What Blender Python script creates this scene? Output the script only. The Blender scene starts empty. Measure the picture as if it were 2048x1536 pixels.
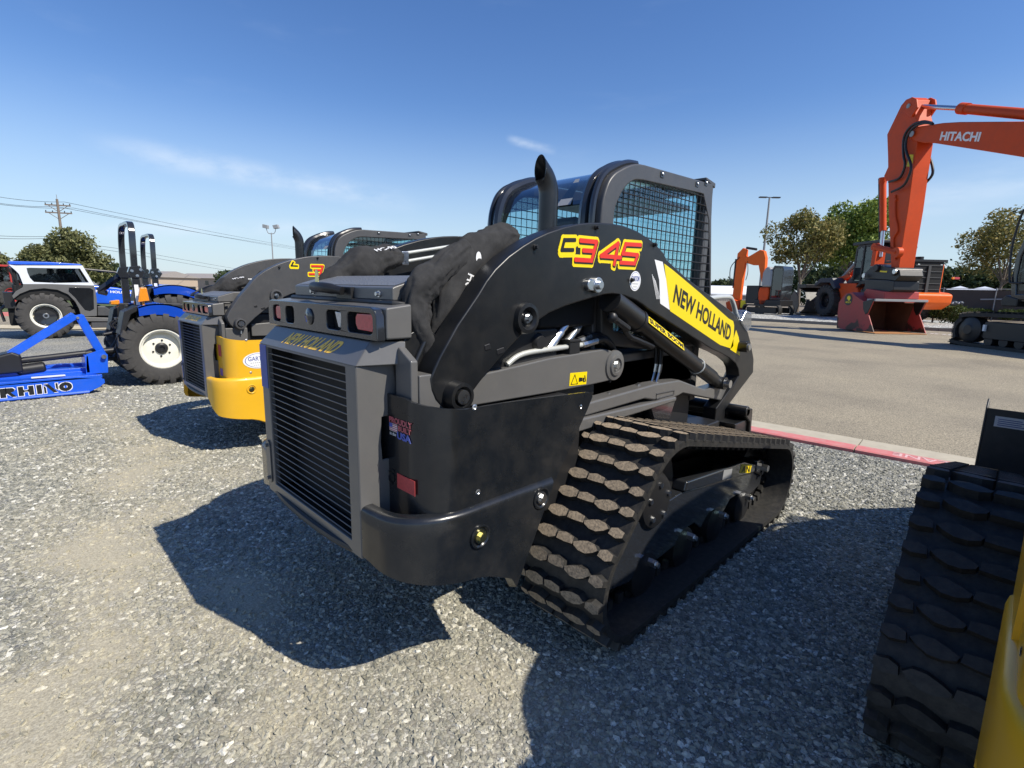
import bpy, bmesh, math, random
import numpy as np
from mathutils import Vector, Matrix, noise

# ---------------------------------------------------------------- camera, sky, sun, exposure
scene = bpy.context.scene
col = scene.collection
PI = math.pi
rng = random.Random(7)

cam_d = bpy.data.cameras.new("camera")
cam = bpy.data.objects.new("camera", cam_d); col.objects.link(cam)
CAMROT = Matrix([[0.70382, -0.14423, 0.695582, 0.0], [0.710065, 0.11374, -0.69489, 0.0], [0.021109, 0.982986, 0.182465, 0.0], [0, 0, 0, 1]])
cam.matrix_world = Matrix.Translation((0, 0, 1.55)) @ CAMROT
cam_d.sensor_width = 36.0
cam_d.lens = 36.0 * 1020 / 2048
cam_d.clip_start = 0.05
cam_d.clip_end = 5000
scene.camera = cam

SUN = Vector((0.85, 0.247, 1.0)).normalized()
sun_d = bpy.data.lights.new("sun", 'SUN'); sun_d.energy = 5.0; sun_d.angle = math.radians(0.5)
sun_d.color = (1.0, 0.935, 0.82)
sun = bpy.data.objects.new("sun", sun_d); col.objects.link(sun)
sun.rotation_euler = SUN.to_track_quat('Z', 'Y').to_euler()

world = bpy.data.worlds.new("World"); scene.world = world; world.use_nodes = True
wn = world.node_tree; wn.nodes.clear()
wo = wn.nodes.new('ShaderNodeOutputWorld'); wb = wn.nodes.new('ShaderNodeBackground')
sky = wn.nodes.new('ShaderNodeTexSky'); sky.sky_type = 'NISHITA'; sky.sun_disc = False
sky.sun_elevation = math.asin(SUN.z); sky.sun_rotation = math.atan2(SUN.x, SUN.y)
sky.altitude = 100; sky.air_density = 1.0; sky.dust_density = 0.15; sky.ozone_density = 1.6
wb.inputs[1].default_value = 0.13
# a few faint wisps of cirrus, laid out on the sky's own directions
tc = wn.nodes.new('ShaderNodeTexCoord')
def wmath(op, a, b=None, clamp=False):
    n = wn.nodes.new('ShaderNodeMath'); n.operation = op; n.use_clamp = clamp
    for i, v in enumerate((a, b)):
        if v is None: continue
        if isinstance(v, (int, float)): n.inputs[i].default_value = v
        else: wn.links.new(v, n.inputs[i])
    return n.outputs[0]
def wdot(v):
    n = wn.nodes.new('ShaderNodeVectorMath'); n.operation = 'DOT_PRODUCT'; n.inputs[1].default_value = v; wn.links.new(tc.outputs['Generated'], n.inputs[0]); return n.outputs['Value']
def wrange(src, lo, hi):
    n = wn.nodes.new('ShaderNodeMapRange'); n.interpolation_type = 'SMOOTHSTEP'; n.inputs[1].default_value = lo; n.inputs[2].default_value = hi; wn.links.new(src, n.inputs[0]); return n.outputs[0]
def wnoise(scale, rot, stretch, lo, hi):
    m = wn.nodes.new('ShaderNodeMapping'); m.inputs['Rotation'].default_value = rot; m.inputs['Scale'].default_value = stretch; wn.links.new(tc.outputs['Generated'], m.inputs[0])
    n = wn.nodes.new('ShaderNodeTexNoise'); n.inputs['Scale'].default_value = scale; n.inputs['Detail'].default_value = 7; n.inputs['Roughness'].default_value = .58; wn.links.new(m.outputs[0], n.inputs['Vector']); return wrange(n.outputs[0], lo, hi)
def streak(d0, d1, width, reach, amount):
    d0, d1 = Vector(d0).normalized(), Vector(d1).normalized(); n = d0.cross(d1).normalized(); m = (d0 + d1).normalized()
    return wmath('MULTIPLY', wmath('MULTIPLY', wrange(wmath('ABSOLUTE', wdot(n)), width, 0), wrange(wdot(m), 1 - reach, 1 - reach * .15)), amount)
fine = wnoise(5, (.2, .3, .5), (1, 2.2, 5), .3, .72)
wisps = wmath('MULTIPLY', wmath('ADD', wmath('ADD', streak((-.965, .185, .187), (-.849, .504, .157), .03, .035, .5), streak((-.97, .2, .082), (-.9, .42, .1), .02, .05, .35)), wmath('ADD', streak((-.675, .69, .255), (-.655, .71, .249), .011, .0012, .6), streak((-.2, .97, .12), (-.05, .99, .16), .05, .03, .35))), fine)
wash = wmath('MULTIPLY', wnoise(1.7, (0, .12, .9), (1.1, 4, 13), .56, .9), .05)
cover = wmath('ADD', wisps, wash, True)
mx = wn.nodes.new('ShaderNodeMix'); mx.data_type = 'RGBA'
wn.links.new(cover, mx.inputs[0])
hs = wn.nodes.new('ShaderNodeHueSaturation'); hs.inputs['Hue'].default_value = .511; hs.inputs['Saturation'].default_value = 1.26; hs.inputs['Value'].default_value = 1.02; wn.links.new(sky.outputs[0], hs.inputs['Color']); # pale haze low over the horizon
sz = wn.nodes.new('ShaderNodeSeparateXYZ'); wn.links.new(tc.outputs['Generated'], sz.inputs[0])
hr = wn.nodes.new('ShaderNodeMapRange'); hr.inputs[1].default_value = .32; hr.inputs[2].default_value = -.01; hr.inputs[3].default_value = 0; hr.inputs[4].default_value = .82; hr.interpolation_type = 'SMOOTHSTEP'
wn.links.new(sz.outputs[2], hr.inputs[0])
hm = wn.nodes.new('ShaderNodeMix'); hm.data_type = 'RGBA'; wn.links.new(hr.outputs[0], hm.inputs[0]); wn.links.new(hs.outputs[0], hm.inputs[6]); hm.inputs[7].default_value = (3.6, 4.6, 5.7, 1)
wn.links.new(hm.outputs[2], mx.inputs[6]); mx.inputs[7].default_value = (5.6, 6.3, 7.2, 1)
wn.links.new(mx.outputs[2], wb.inputs[0]); wn.links.new(wb.outputs[0], wo.inputs[0])

scene.view_settings.view_transform = 'Standard'; scene.view_settings.look = 'None'
scene.view_settings.exposure = 0.2; scene.view_settings.gamma = 1
scene.render.engine = 'CYCLES'
scene.cycles.max_bounces = 8; scene.cycles.transparent_max_bounces = 24; scene.cycles.use_denoising = True

# ---------------------------------------------------------------- materials
def nodes_of(m):
    return m.node_tree.nodes, m.node_tree.links

def pm(name, c, rough=.5, metal=0, var=.12, vscale=6, bump=0, bscale=220, dust=0, dustc=(.33, .29, .23), coat=0, spec=.5, rvar=.1):
    m = bpy.data.materials.new(name); m.use_nodes = True
    N, L = nodes_of(m); b = N['Principled BSDF']
    t = N.new('ShaderNodeTexCoord')
    n = N.new('ShaderNodeTexNoise'); n.inputs['Scale'].default_value = vscale; n.inputs['Detail'].default_value = 6; n.inputs['Roughness'].default_value = .6
    L.new(t.outputs['Object'], n.inputs['Vector'])
    x = N.new('ShaderNodeMix'); x.data_type = 'RGBA'
    x.inputs[6].default_value = (*[k * (1 - var) for k in c], 1); x.inputs[7].default_value = (*[min(1, k * (1 + var)) for k in c], 1)
    L.new(n.outputs[0], x.inputs[0])
    out = x.outputs[2]
    if dust > 0:
        n2 = N.new('ShaderNodeTexNoise'); n2.inputs['Scale'].default_value = vscale * 2.3; n2.inputs['Detail'].default_value = 8; n2.inputs['Roughness'].default_value = .7
        L.new(t.outputs['Object'], n2.inputs['Vector'])
        r = N.new('ShaderNodeValToRGB'); r.color_ramp.elements[0].position = .42; r.color_ramp.elements[1].position = .75
        r.color_ramp.elements[1].color = (dust, dust, dust, 1)
        L.new(n2.outputs[0], r.inputs[0])
        x2 = N.new('ShaderNodeMix'); x2.data_type = 'RGBA'
        L.new(r.outputs[0], x2.inputs[0]); L.new(out, x2.inputs[6]); x2.inputs[7].default_value = (*dustc, 1)
        out = x2.outputs[2]
    L.new(out, b.inputs['Base Color'])
    mr = N.new('ShaderNodeMapRange'); mr.inputs[3].default_value = max(.02, rough - rvar); mr.inputs[4].default_value = min(1, rough + rvar)
    L.new(n.outputs[0], mr.inputs[0]); L.new(mr.outputs[0], b.inputs['Roughness'])
    b.inputs['Metallic'].default_value = metal
    b.inputs['Coat Weight'].default_value = coat; b.inputs['Coat Roughness'].default_value = .06
    b.inputs['Specular IOR Level'].default_value = spec
    if bump > 0:
        n3 = N.new('ShaderNodeTexNoise'); n3.inputs['Scale'].default_value = bscale; n3.inputs['Detail'].default_value = 3
        L.new(t.outputs['Object'], n3.inputs['Vector'])
        bp = N.new('ShaderNodeBump'); bp.inputs['Strength'].default_value = bump; bp.inputs['Distance'].default_value = .003
        L.new(n3.outputs[0], bp.inputs['Height']); L.new(bp.outputs[0], b.inputs['Normal'])
    return m

def glass_mat(name, tint, gloss=.18, rough=.02):
    m = bpy.data.materials.new(name); m.use_nodes = True
    N, L = nodes_of(m); N.clear()
    o = N.new('ShaderNodeOutputMaterial'); t = N.new('ShaderNodeBsdfTransparent'); t.inputs[0].default_value = (*tint, 1)
    g = N.new('ShaderNodeBsdfGlossy'); g.inputs['Roughness'].default_value = rough; g.inputs[0].default_value = (.9, .95, 1, 1)
    f0 = N.new('ShaderNodeLayerWeight'); f0.inputs[0].default_value = .5
    f = N.new('ShaderNodeMath'); f.operation = 'POWER'; f.inputs[1].default_value = 3.5; L.new(f0.outputs['Facing'], f.inputs[0])
    a = N.new('ShaderNodeMath'); a.operation = 'ADD'; a.inputs[1].default_value = gloss; a.use_clamp = True
    x = N.new('ShaderNodeMixShader'); L.new(f.outputs[0], a.inputs[0]); L.new(a.outputs[0], x.inputs[0])
    L.new(t.outputs[0], x.inputs[1]); L.new(g.outputs[0], x.inputs[2]); L.new(x.outputs[0], o.inputs[0])
    return m

M = {}
M['black'] = pm('black_paint', (.009, .0098, .011), .34, var=.2, bump=.05, dust=.04, coat=.15)
M['black_panel'] = pm('black_panel_paint', (.0095, .0115, .0145), .27, var=.25, vscale=3, bump=.04, dust=.05, coat=.25)
M['arm_black'] = pm('arm_black_paint', (.0095, .0105, .012), .36, var=.3, vscale=4, bump=.06, dust=.035)
M['grey'] = pm('grey_paint', (.115, .113, .11), .36, var=.08, bump=.05, dust=.05, coat=.1)
M['grey_dark'] = pm('dark_grey_paint', (.062, .062, .064), .4, var=.1, bump=.05, dust=.06)
M['yellow'] = pm('yellow_paint', (.78, .43, .02), .36, var=.06, bump=.04, dust=.05, dustc=(.35, .25, .1), coat=.2)
M['plastic'] = pm('black_plastic', (.014, .014, .015), .45, var=.2, bump=.1)
M['gloss_black'] = pm('gloss_black_plastic', (.022, .024, .028), .12, var=.1, coat=.5)
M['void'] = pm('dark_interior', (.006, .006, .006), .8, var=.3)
M['rubber'] = pm('rubber', (.017, .0168, .0165), .62, var=.3, vscale=14, bump=.25, bscale=90, dust=.1)
M['rubber_dust'] = pm('dusty_rubber', (.33, .26, .18), .9, var=.45, vscale=34, bump=.7, bscale=130, dust=.95, dustc=(.06, .052, .042))
M['tyre'] = pm('tyre_rubber', (.042, .04, .038), .75, var=.25, vscale=10, bump=.2, bscale=80, dust=.3, dustc=(.1, .09, .08))
M['zinc'] = pm('zinc_steel', (.62, .63, .64), .3, metal=1, var=.15, vscale=30)
M['zinc_yellow'] = pm('yellow_zinc', (.62, .58, .3), .3, metal=1, var=.15, vscale=30)
M['steel_white'] = pm('pale_steel_tube', (.6, .61, .57), .35, metal=.3, var=.1)
M['red_lens'] = pm('red_lens', (.5, .035, .05), .12, var=.4, vscale=60, coat=.6)
M['clear_lens'] = pm('clear_lens', (.55, .56, .56), .12, metal=.4, var=.35, vscale=70, coat=.5)
M['amber'] = pm('amber_lens', (.75, .26, .02), .2, var=.3, vscale=50, coat=.4)
M['dec_yellow'] = pm('decal_yellow', (.88, .66, .0), .4, var=.03)
M['dec_orange'] = pm('decal_orange', (1.0, .58, .06), .45, var=.03)
M['dec_red'] = pm('decal_red', (.72, .03, .015), .4, var=.03)
M['dec_black'] = pm('decal_black', (.012, .012, .012), .45, var=.05)
M['dec_white'] = pm('decal_white', (.8, .8, .8), .45, var=.03)
M['dec_blue'] = pm('decal_blue', (.045, .08, .33), .45, var=.05)
M['dec_redsoft'] = pm('decal_soft_red', (.48, .06, .06), .5, var=.4, vscale=120)
M['dec_purple'] = pm('decal_purple', (.22, .12, .4), .5, var=.2)
M['mesh_wire'] = pm('guard_wire', (.012, .012, .013), .45, var=.2)
M['cab_glass'] = glass_mat('teal_glass', (.76, .9, .92), .03)
M['roof_glass'] = glass_mat('roof_glass', (.2, .24, .24), .2, .06)
M['dark_glass'] = glass_mat('dark_glass', (.35, .38, .4), .1)
M['blue'] = pm('blue_paint', (.006, .1, .66), .32, var=.15, dust=.14, dustc=(.12, .16, .3), coat=.4)
M['blue_deep'] = pm('deep_blue_paint', (.008, .06, .42), .2, var=.08, coat=.5)
M['cream'] = pm('cream_wheel_paint', (.78, .76, .66), .4, var=.06, dust=.1)
M['white'] = pm('white_paint', (.68, .71, .76), .35, var=.05, dust=.06)
M['red'] = pm('red_paint', (.45, .035, .03), .4, var=.2, dust=.15)
M['orange'] = pm('orange_paint', (.62, .075, .014), .5, var=.16, vscale=1.2, dust=.22, dustc=(.2, .06, .035), spec=.22)
M['orange_lite'] = pm('light_orange_paint', (.8, .13, .012), .45, var=.1, spec=.3)
M['bucket_red'] = pm('worn_red_paint', (.5, .06, .05), .55, var=.3, vscale=3, dust=.3, dustc=(.14, .07, .045))
def muddy_red():
    m = pm('worn_red_bucket', (.42, .05, .045), .55, var=.25, vscale=3, dust=.2, dustc=(.14, .07, .045))
    N, L = nodes_of(m); b = N['Principled BSDF']; src = b.inputs['Base Color'].links[0].from_socket
    t = N.new('ShaderNodeTexCoord'); sx = N.new('ShaderNodeSeparateXYZ'); L.new(t.outputs['Object'], sx.inputs[0])
    n = N.new('ShaderNodeTexNoise'); n.inputs['Scale'].default_value = 1.6; n.inputs['Detail'].default_value = 6; L.new(t.outputs['Object'], n.inputs['Vector'])
    a = N.new('ShaderNodeMath'); a.operation = 'MULTIPLY_ADD'; a.inputs[1].default_value = 2.4; L.new(n.outputs[0], a.inputs[0]); c = N.new('ShaderNodeMath'); c.operation = 'SUBTRACT'; c.inputs[0].default_value = -.8; L.new(sx.outputs[2], c.inputs[1]); L.new(c.outputs[0], a.inputs[2])
    r = N.new('ShaderNodeValToRGB'); r.color_ramp.elements[0].position = .1; r.color_ramp.elements[1].position = .22; L.new(a.outputs[0], r.inputs[0])
    x = N.new('ShaderNodeMix'); x.data_type = 'RGBA'; L.new(r.outputs[0], x.inputs[0]); L.new(src, x.inputs[6]); x.inputs[7].default_value = (.075, .035, .024, 1); L.new(x.outputs[2], b.inputs['Base Color'])
    return m
M['bucket_red'] = muddy_red()
M['rust'] = pm('rusty_steel', (.13, .055, .03), .75, var=.6, vscale=3, bump=.2, bscale=50)
M['rust_lite'] = pm('bright_rust', (.42, .2, .08), .7, var=.4, vscale=4)
M['excavator_grey'] = pm('counterweight_grey', (.3, .31, .32), .5, var=.08)

def fabric_mat():
    m = pm('black_hose_fabric', (.02, .02, .021), .92, var=.5, vscale=7, bump=.5, bscale=300, dust=.3, dustc=(.085, .083, .08))
    return m
M['fabric'] = fabric_mat()
M['cab_dark_glass'] = glass_mat('cab_dark_glass', (.2, .22, .23), .04)

# ---------------------------------------------------------------- mesh helpers
SPLIT = set('arch_moulding pivot_boss pivot_pin lid_bolt panel_rivet drive_sprocket slot_plug plate_bolt hub_bolt beam_bolt guard_bracket guard_bolt hose_fitting hydraulic_tube hydraulic_hose hard_line hood_rail hinge_bolt lift_link hitch_pin work_lamp rear_lamp coupler_pin insulator grease_line cylinder_pin cylinder_hose front_pin axle_bolt hinge_plate side_decals joystick_console rear_fender front_fender bucket_link dipper_ear lift_cylinder arm_cylinder intake_stack rear_frame gearbox hitch_frame folded_bar side_cutter deck_rib'.split())
class MB:
    def __init__(s): s.v = []; s.f = []; s.m = []
    def add(s, vs, fs, mi=0):
        b = len(s.v); s.v += [tuple(p) for p in vs]
        for q in fs: s.f.append(tuple(b + i for i in q)); s.m.append(mi)
    def box(s, x0, x1, y0, y1, z0, z1, mi=0):
        s.add([(x0, y0, z0), (x1, y0, z0), (x1, y1, z0), (x0, y1, z0), (x0, y0, z1), (x1, y0, z1), (x1, y1, z1), (x0, y1, z1)],
              [(3, 2, 1, 0), (4, 5, 6, 7), (0, 1, 5, 4), (1, 2, 6, 5), (2, 3, 7, 6), (3, 0, 4, 7)], mi)
    def obox(s, c, ax, ay, az, mi=0):
        c = Vector(c); ax = Vector(ax); ay = Vector(ay); az = Vector(az)
        vs = [c + i * ax + j * ay + k * az for k in (-1, 1) for j in (-1, 1) for i in (-1, 1)]
        s.add(vs, [(2, 3, 1, 0), (4, 5, 7, 6), (0, 1, 5, 4), (1, 3, 7, 5), (3, 2, 6, 7), (2, 0, 4, 6)], mi)
    def prism(s, poly, a0, a1, axis='x', mi=0, T=None):
        # poly in the other two axes (x: (y,z)   y: (x,z)   z: (x,y)); T maps (u,v,a) to a point
        n = len(poly)
        def P(u, v, a):
            if T: return T(u, v, a)
            return (a, u, v) if axis == 'x' else (u, a, v) if axis == 'y' else (u, v, a)
        ar = sum(poly[i][0] * poly[(i + 1) % n][1] - poly[(i + 1) % n][0] * poly[i][1] for i in range(n))
        pl = poly if ar > 0 else poly[::-1]
        vs = [P(u, v, a0) for u, v in pl] + [P(u, v, a1) for u, v in pl]
        fs = [tuple(range(n - 1, -1, -1)), tuple(range(n, 2 * n))] + [(i, (i + 1) % n, n + (i + 1) % n, n + i) for i in range(n)]
        s.add(vs, fs, mi)
    def ring(s, outer, inner, a0, a1, axis='x', mi=0, T=None):
        n = len(outer)
        def P(u, v, a):
            if T: return T(u, v, a)
            return (a, u, v) if axis == 'x' else (u, a, v) if axis == 'y' else (u, v, a)
        vs = [P(*p, a0) for p in outer] + [P(*p, a0) for p in inner] + [P(*p, a1) for p in outer] + [P(*p, a1) for p in inner]
        fs = []
        for i in range(n):
            j = (i + 1) % n
            fs += [(i, j, n + j, n + i), (2 * n + i, 3 * n + i, 3 * n + j, 2 * n + j), (i, 2 * n + i, 2 * n + j, j), (n + i, n + j, 3 * n + j, 3 * n + i)]
        s.add(vs, fs, mi)
    def tube(s, path, r, n=8, closed=False, mi=0, caps=True):
        path = [Vector(p) for p in path]; k = len(path)
        rs = r if isinstance(r, (list, tuple)) else [r] * k
        up = None; rings = []
        for i, p in enumerate(path):
            a = path[(i - 1) % k] if (closed or i > 0) else p; b = path[(i + 1) % k] if (closed or i < k - 1) else p
            d = (b - a)
            if d.length < 1e-9: d = Vector((0, 0, 1))
            d.normalize()
            if up is None:
                up = Vector((0, 0, 1)) if abs(d.z) < .9 else Vector((1, 0, 0))
            u = (up - d * up.dot(d)); u.normalize(); w = d.cross(u); up = u
            rings.append([p + (u * math.cos(2 * PI * j / n) + w * math.sin(2 * PI * j / n)) * rs[i] for j in range(n)])
        vs = [q for R_ in rings for q in R_]; fs = []
        for i in range(k if closed else k - 1):
            for j in range(n):
                fs.append((i * n + j, i * n + (j + 1) % n, ((i + 1) % k) * n + (j + 1) % n, ((i + 1) % k) * n + j))
        if caps and not closed:
            fs += [tuple(range(n - 1, -1, -1)), tuple((k - 1) * n + j for j in range(n))]
        s.add(vs, fs, mi)
    def holed(s, outer, holes, a0, a1, mi=0):
        # plate in the x-z plane with openings, thick from y=a0 to y=a1
        bm = bmesh.new(); loops = []
        for L_ in [outer] + holes:
            vs = [bm.verts.new((p[0], 0, p[1])) for p in L_]; es = [bm.edges.new((vs[i], vs[(i + 1) % len(vs)])) for i in range(len(vs))]; loops.append((vs, es))
        bmesh.ops.triangle_fill(bm, use_beauty=True, use_dissolve=False, edges=[e for _, es in loops for e in es], normal=(0, -1, 0))
        bm.verts.index_update(); tri = [tuple(v.index for v in f.verts) for f in bm.faces]; co = [tuple(v.co) for v in bm.verts]; n = len(co)
        lp = [[v.index for v in vs] for vs, _ in loops]; bm.free()
        fs = tri + [tuple(n + i for i in t[::-1]) for t in tri]
        for l in lp: fs += [(l[i], l[(i + 1) % len(l)], n + l[(i + 1) % len(l)], n + l[i]) for i in range(len(l))]
        s.add([(x, a0, z) for x, _, z in co] + [(x, a1, z) for x, _, z in co], fs, mi)
    def cyl(s, p0, p1, r, n=20, mi=0, r1=None):
        s.tube([p0, p1], [r, r if r1 is None else r1], n, mi=mi)
    def lathe(s, prof, o, axis='x', n=32, mi=0, sgn=1):
        # prof: (radius, height along axis); list of mi allowed per segment
        o = Vector(o); k = len(prof); vs = []
        for r_, h in prof:
            for j in range(n):
                a = 2 * PI * j / n; c, q = math.cos(a) * r_, math.sin(a) * r_
                vs.append(o + (Vector((h * sgn, c, q)) if axis == 'x' else Vector((c, h * sgn, q)) if axis == 'y' else Vector((c, q, h * sgn))))
        b = len(s.v); s.v += [tuple(p) for p in vs]
        for i in range(k - 1):
            m_ = mi[i] if isinstance(mi, (list, tuple)) else mi
            for j in range(n):
                s.f.append((b + i * n + j, b + i * n + (j + 1) % n, b + (i + 1) * n + (j + 1) % n, b + (i + 1) * n + j)); s.m.append(m_)
    def ball(s, c, r, n=12, mi=0):
        c = Vector(c); rx, ry, rz = r if isinstance(r, (list, tuple)) else (r, r, r); h = n // 2
        vs = []
        for i in range(h + 1):
            t = PI * i / h
            for j in range(n):
                a = 2 * PI * j / n
                vs.append(c + Vector((rx * math.sin(t) * math.cos(a), ry * math.sin(t) * math.sin(a), rz * math.cos(t))))
        s.add(vs, [(i * n + j, (i + 1) * n + j, (i + 1) * n + (j + 1) % n, i * n + (j + 1) % n) for i in range(h) for j in range(n)], mi)
    def pieces(s):
        # clusters of touching islands
        n = len(s.v); par = list(range(n))
        def find(a):
            while par[a] != a: par[a] = par[par[a]]; a = par[a]
            return a
        for f in s.f:
            r0 = find(f[0])
            for i in f[1:]: par[find(i)] = r0
        isl = {}
        for i in range(n): isl.setdefault(find(i), []).append(i)
        B = []
        for k, ids in isl.items():
            P = [s.v[i] for i in ids]; B.append([[k], [min(p[c] for p in P) - .004 for c in range(3)], [max(p[c] for p in P) + .004 for c in range(3)]])
        go = True
        while go:
            go = False
            for i in range(len(B)):
                for j in range(len(B) - 1, i, -1):
                    if all(B[i][1][c] <= B[j][2][c] and B[j][1][c] <= B[i][2][c] for c in range(3)):
                        B[i] = [B[i][0] + B[j][0], [min(B[i][1][c], B[j][1][c]) for c in range(3)], [max(B[i][2][c], B[j][2][c]) for c in range(3)]]; del B[j]; go = True
        if len(B) < 2: return [s]
        cl = {k: ci for ci, b in enumerate(B) for k in b[0]}; out = [MB() for _ in B]; mp = {}
        for i in range(n):
            m = out[cl[find(i)]]; mp[i] = len(m.v); m.v.append(s.v[i])
        for f, mi in zip(s.f, s.m):
            m = out[cl[find(f[0])]]; m.f.append(tuple(mp[i] for i in f)); m.m.append(mi)
        return out
    def build(s, name, mats, parent=None, bevel=0, smooth=35, seg=2, fix=True):
        if name in SPLIT and parent:
            ps = s.pieces()
            if len(ps) > 1: return [p.build1(name, mats, parent, bevel, smooth, seg, fix) for p in ps][0]
        return s.build1(name, mats, parent, bevel, smooth, seg, fix)
    def build1(s, name, mats, parent=None, bevel=0, smooth=35, seg=2, fix=True):
        me = bpy.data.meshes.new(name); me.from_pydata(s.v, [], s.f)
        for m_ in (mats if isinstance(mats, (list, tuple)) else [mats]): me.materials.append(M[m_] if isinstance(m_, str) else m_)
        if any(s.m): me.polygons.foreach_set('material_index', s.m)
        if fix:
            bm = bmesh.new(); bm.from_mesh(me)
            bmesh.ops.recalc_face_normals(bm, faces=bm.faces); bm.to_mesh(me); bm.free()
        if smooth:
            me.polygons.foreach_set('use_smooth', [True] * len(me.polygons))
            if not bevel: me.set_sharp_from_angle(angle=math.radians(smooth))
        o = bpy.data.objects.new(name, me); col.objects.link(o)
        if parent: o.parent = parent
        if bevel:
            b = o.modifiers.new('bevel', 'BEVEL'); b.width = bevel; b.segments = seg; b.limit_method = 'ANGLE'; b.angle_limit = math.radians(38)
            b.harden_normals = True
        return o

def thicken(o, t):
    s = o.modifiers.new('thick', 'SOLIDIFY'); s.thickness = t; s.offset = -1
    e = o.modifiers.new('crease', 'EDGE_SPLIT'); e.split_angle = math.radians(40)
    return o

def thing(name, label, cat, loc=(0, 0, 0), rz=0, group=None):
    o = bpy.data.objects.new(name, None); col.objects.link(o); o.empty_display_size = .2
    o.location = loc; o.rotation_euler = (0, 0, rz)
    return tag(o, label, cat, group)
def tag(o, label, cat, group=None):
    o['label'] = label; o['category'] = cat
    if group: o['group'] = group
    return o
def struct(o, kind='structure'):
    o['kind'] = kind; return o
def copy_tree(o, parent=None):
    c = o.copy(); col.objects.link(c)
    if parent: c.parent = parent
    for ch in list(o.children): copy_tree(ch, c)
    return c

def text(name, body, mat, parent, o, ex, ey, thick=.0012, shear=0, bold=0, spacing=1):
    """lettering whose bounding box fills the parallelogram o, o+ex, o+ey"""
    cu = bpy.data.curves.new(name, 'FONT'); cu.body = body; cu.shear = shear; cu.offset = bold; cu.space_character = spacing
    cu.resolution_u = 3; cu.extrude = 0.02
    ob = bpy.data.objects.new(name + '_tmp', cu); col.objects.link(ob)
    dg = bpy.context.evaluated_depsgraph_get()
    me = bpy.data.meshes.new_from_object(ob.evaluated_get(dg)); bpy.data.objects.remove(ob); bpy.data.curves.remove(cu)
    n = len(me.vertices); a = np.empty(n * 3, 'f'); me.vertices.foreach_get('co', a); a = a.reshape(-1, 3).astype(float)
    lo = a.min(0); hi = a.max(0); u = (a - lo) / np.maximum(hi - lo, 1e-6)
    o = np.array(o, float); ex = np.array(ex, float); ey = np.array(ey, float); nn = np.cross(ex, ey); nn /= np.linalg.norm(nn)
    w = o + u[:, :1] * ex + u[:, 1:2] * ey + u[:, 2:3] * nn * thick
    me.vertices.foreach_set('co', w.astype('f').ravel()); me.update(); me.name = name
    me.materials.clear(); me.materials.append(M[mat]); me.polygons.foreach_set('use_smooth', [False] * len(me.polygons))
    ob = bpy.data.objects.new(name, me); col.objects.link(ob); ob.parent = parent
    return ob

def stroke(pts, w, closed=False):
    """polygon outline of a thick mitred polyline (2D)"""
    P = [Vector((p[0], p[1])) for p in pts]; n = len(P); L_, R_ = [], []
    for i in range(n):
        d0 = (P[i] - P[i - 1]).normalized() if i > 0 else None
        d1 = (P[i + 1] - P[i]).normalized() if i < n - 1 else None
        if d0 is None: d0 = d1
        if d1 is None: d1 = d0
        n0 = Vector((-d0.y, d0.x)); n1 = Vector((-d1.y, d1.x)); b = (n0 + n1)
        b = b.normalized() if b.length > 1e-6 else n0
        k = min(2.2, 1 / max(.3, b.dot(n1))); o = b * (w / 2 * k)
        if i == 0: P0_ = P[0] - d1 * 0
        L_.append(P[i] + o); R_.append(P[i] - o)
    return [tuple(p) for p in L_] + [tuple(p) for p in R_[::-1]]

def smooth_path(pts, n=8):
    """Catmull-Rom through 3D points"""
    P = [Vector(p) for p in pts]; out = []
    for i in range(len(P) - 1):
        p0 = P[max(0, i - 1)]; p1 = P[i]; p2 = P[i + 1]; p3 = P[min(len(P) - 1, i + 2)]
        for k in range(n):
            t = k / n
            out.append(.5 * ((2 * p1) + (p2 - p0) * t + (2 * p0 - 5 * p1 + 4 * p2 - p3) * t * t + (3 * p1 - p0 - 3 * p2 + p3) * t ** 3))
    out.append(P[-1]); return out
def arc(cx, cy, r, a0, a1, n):
    return [(cx + r * math.cos(math.radians(a0 + (a1 - a0) * i / n)), cy + r * math.sin(math.radians(a0 + (a1 - a0) * i / n))) for i in range(n + 1)]

# ---------------------------------------------------------------- setting: ground, gravel, road, kerbs
def ramp(N, L, src, stops):
    r = N.new('ShaderNodeValToRGB'); e = r.color_ramp.elements
    while len(e) < len(stops): e.new(.5)
    for k, (p, c) in enumerate(stops):
        e[k].position = p; e[k].color = (*c, 1)
    L.new(src, r.inputs[0]); return r.outputs[0]

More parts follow.
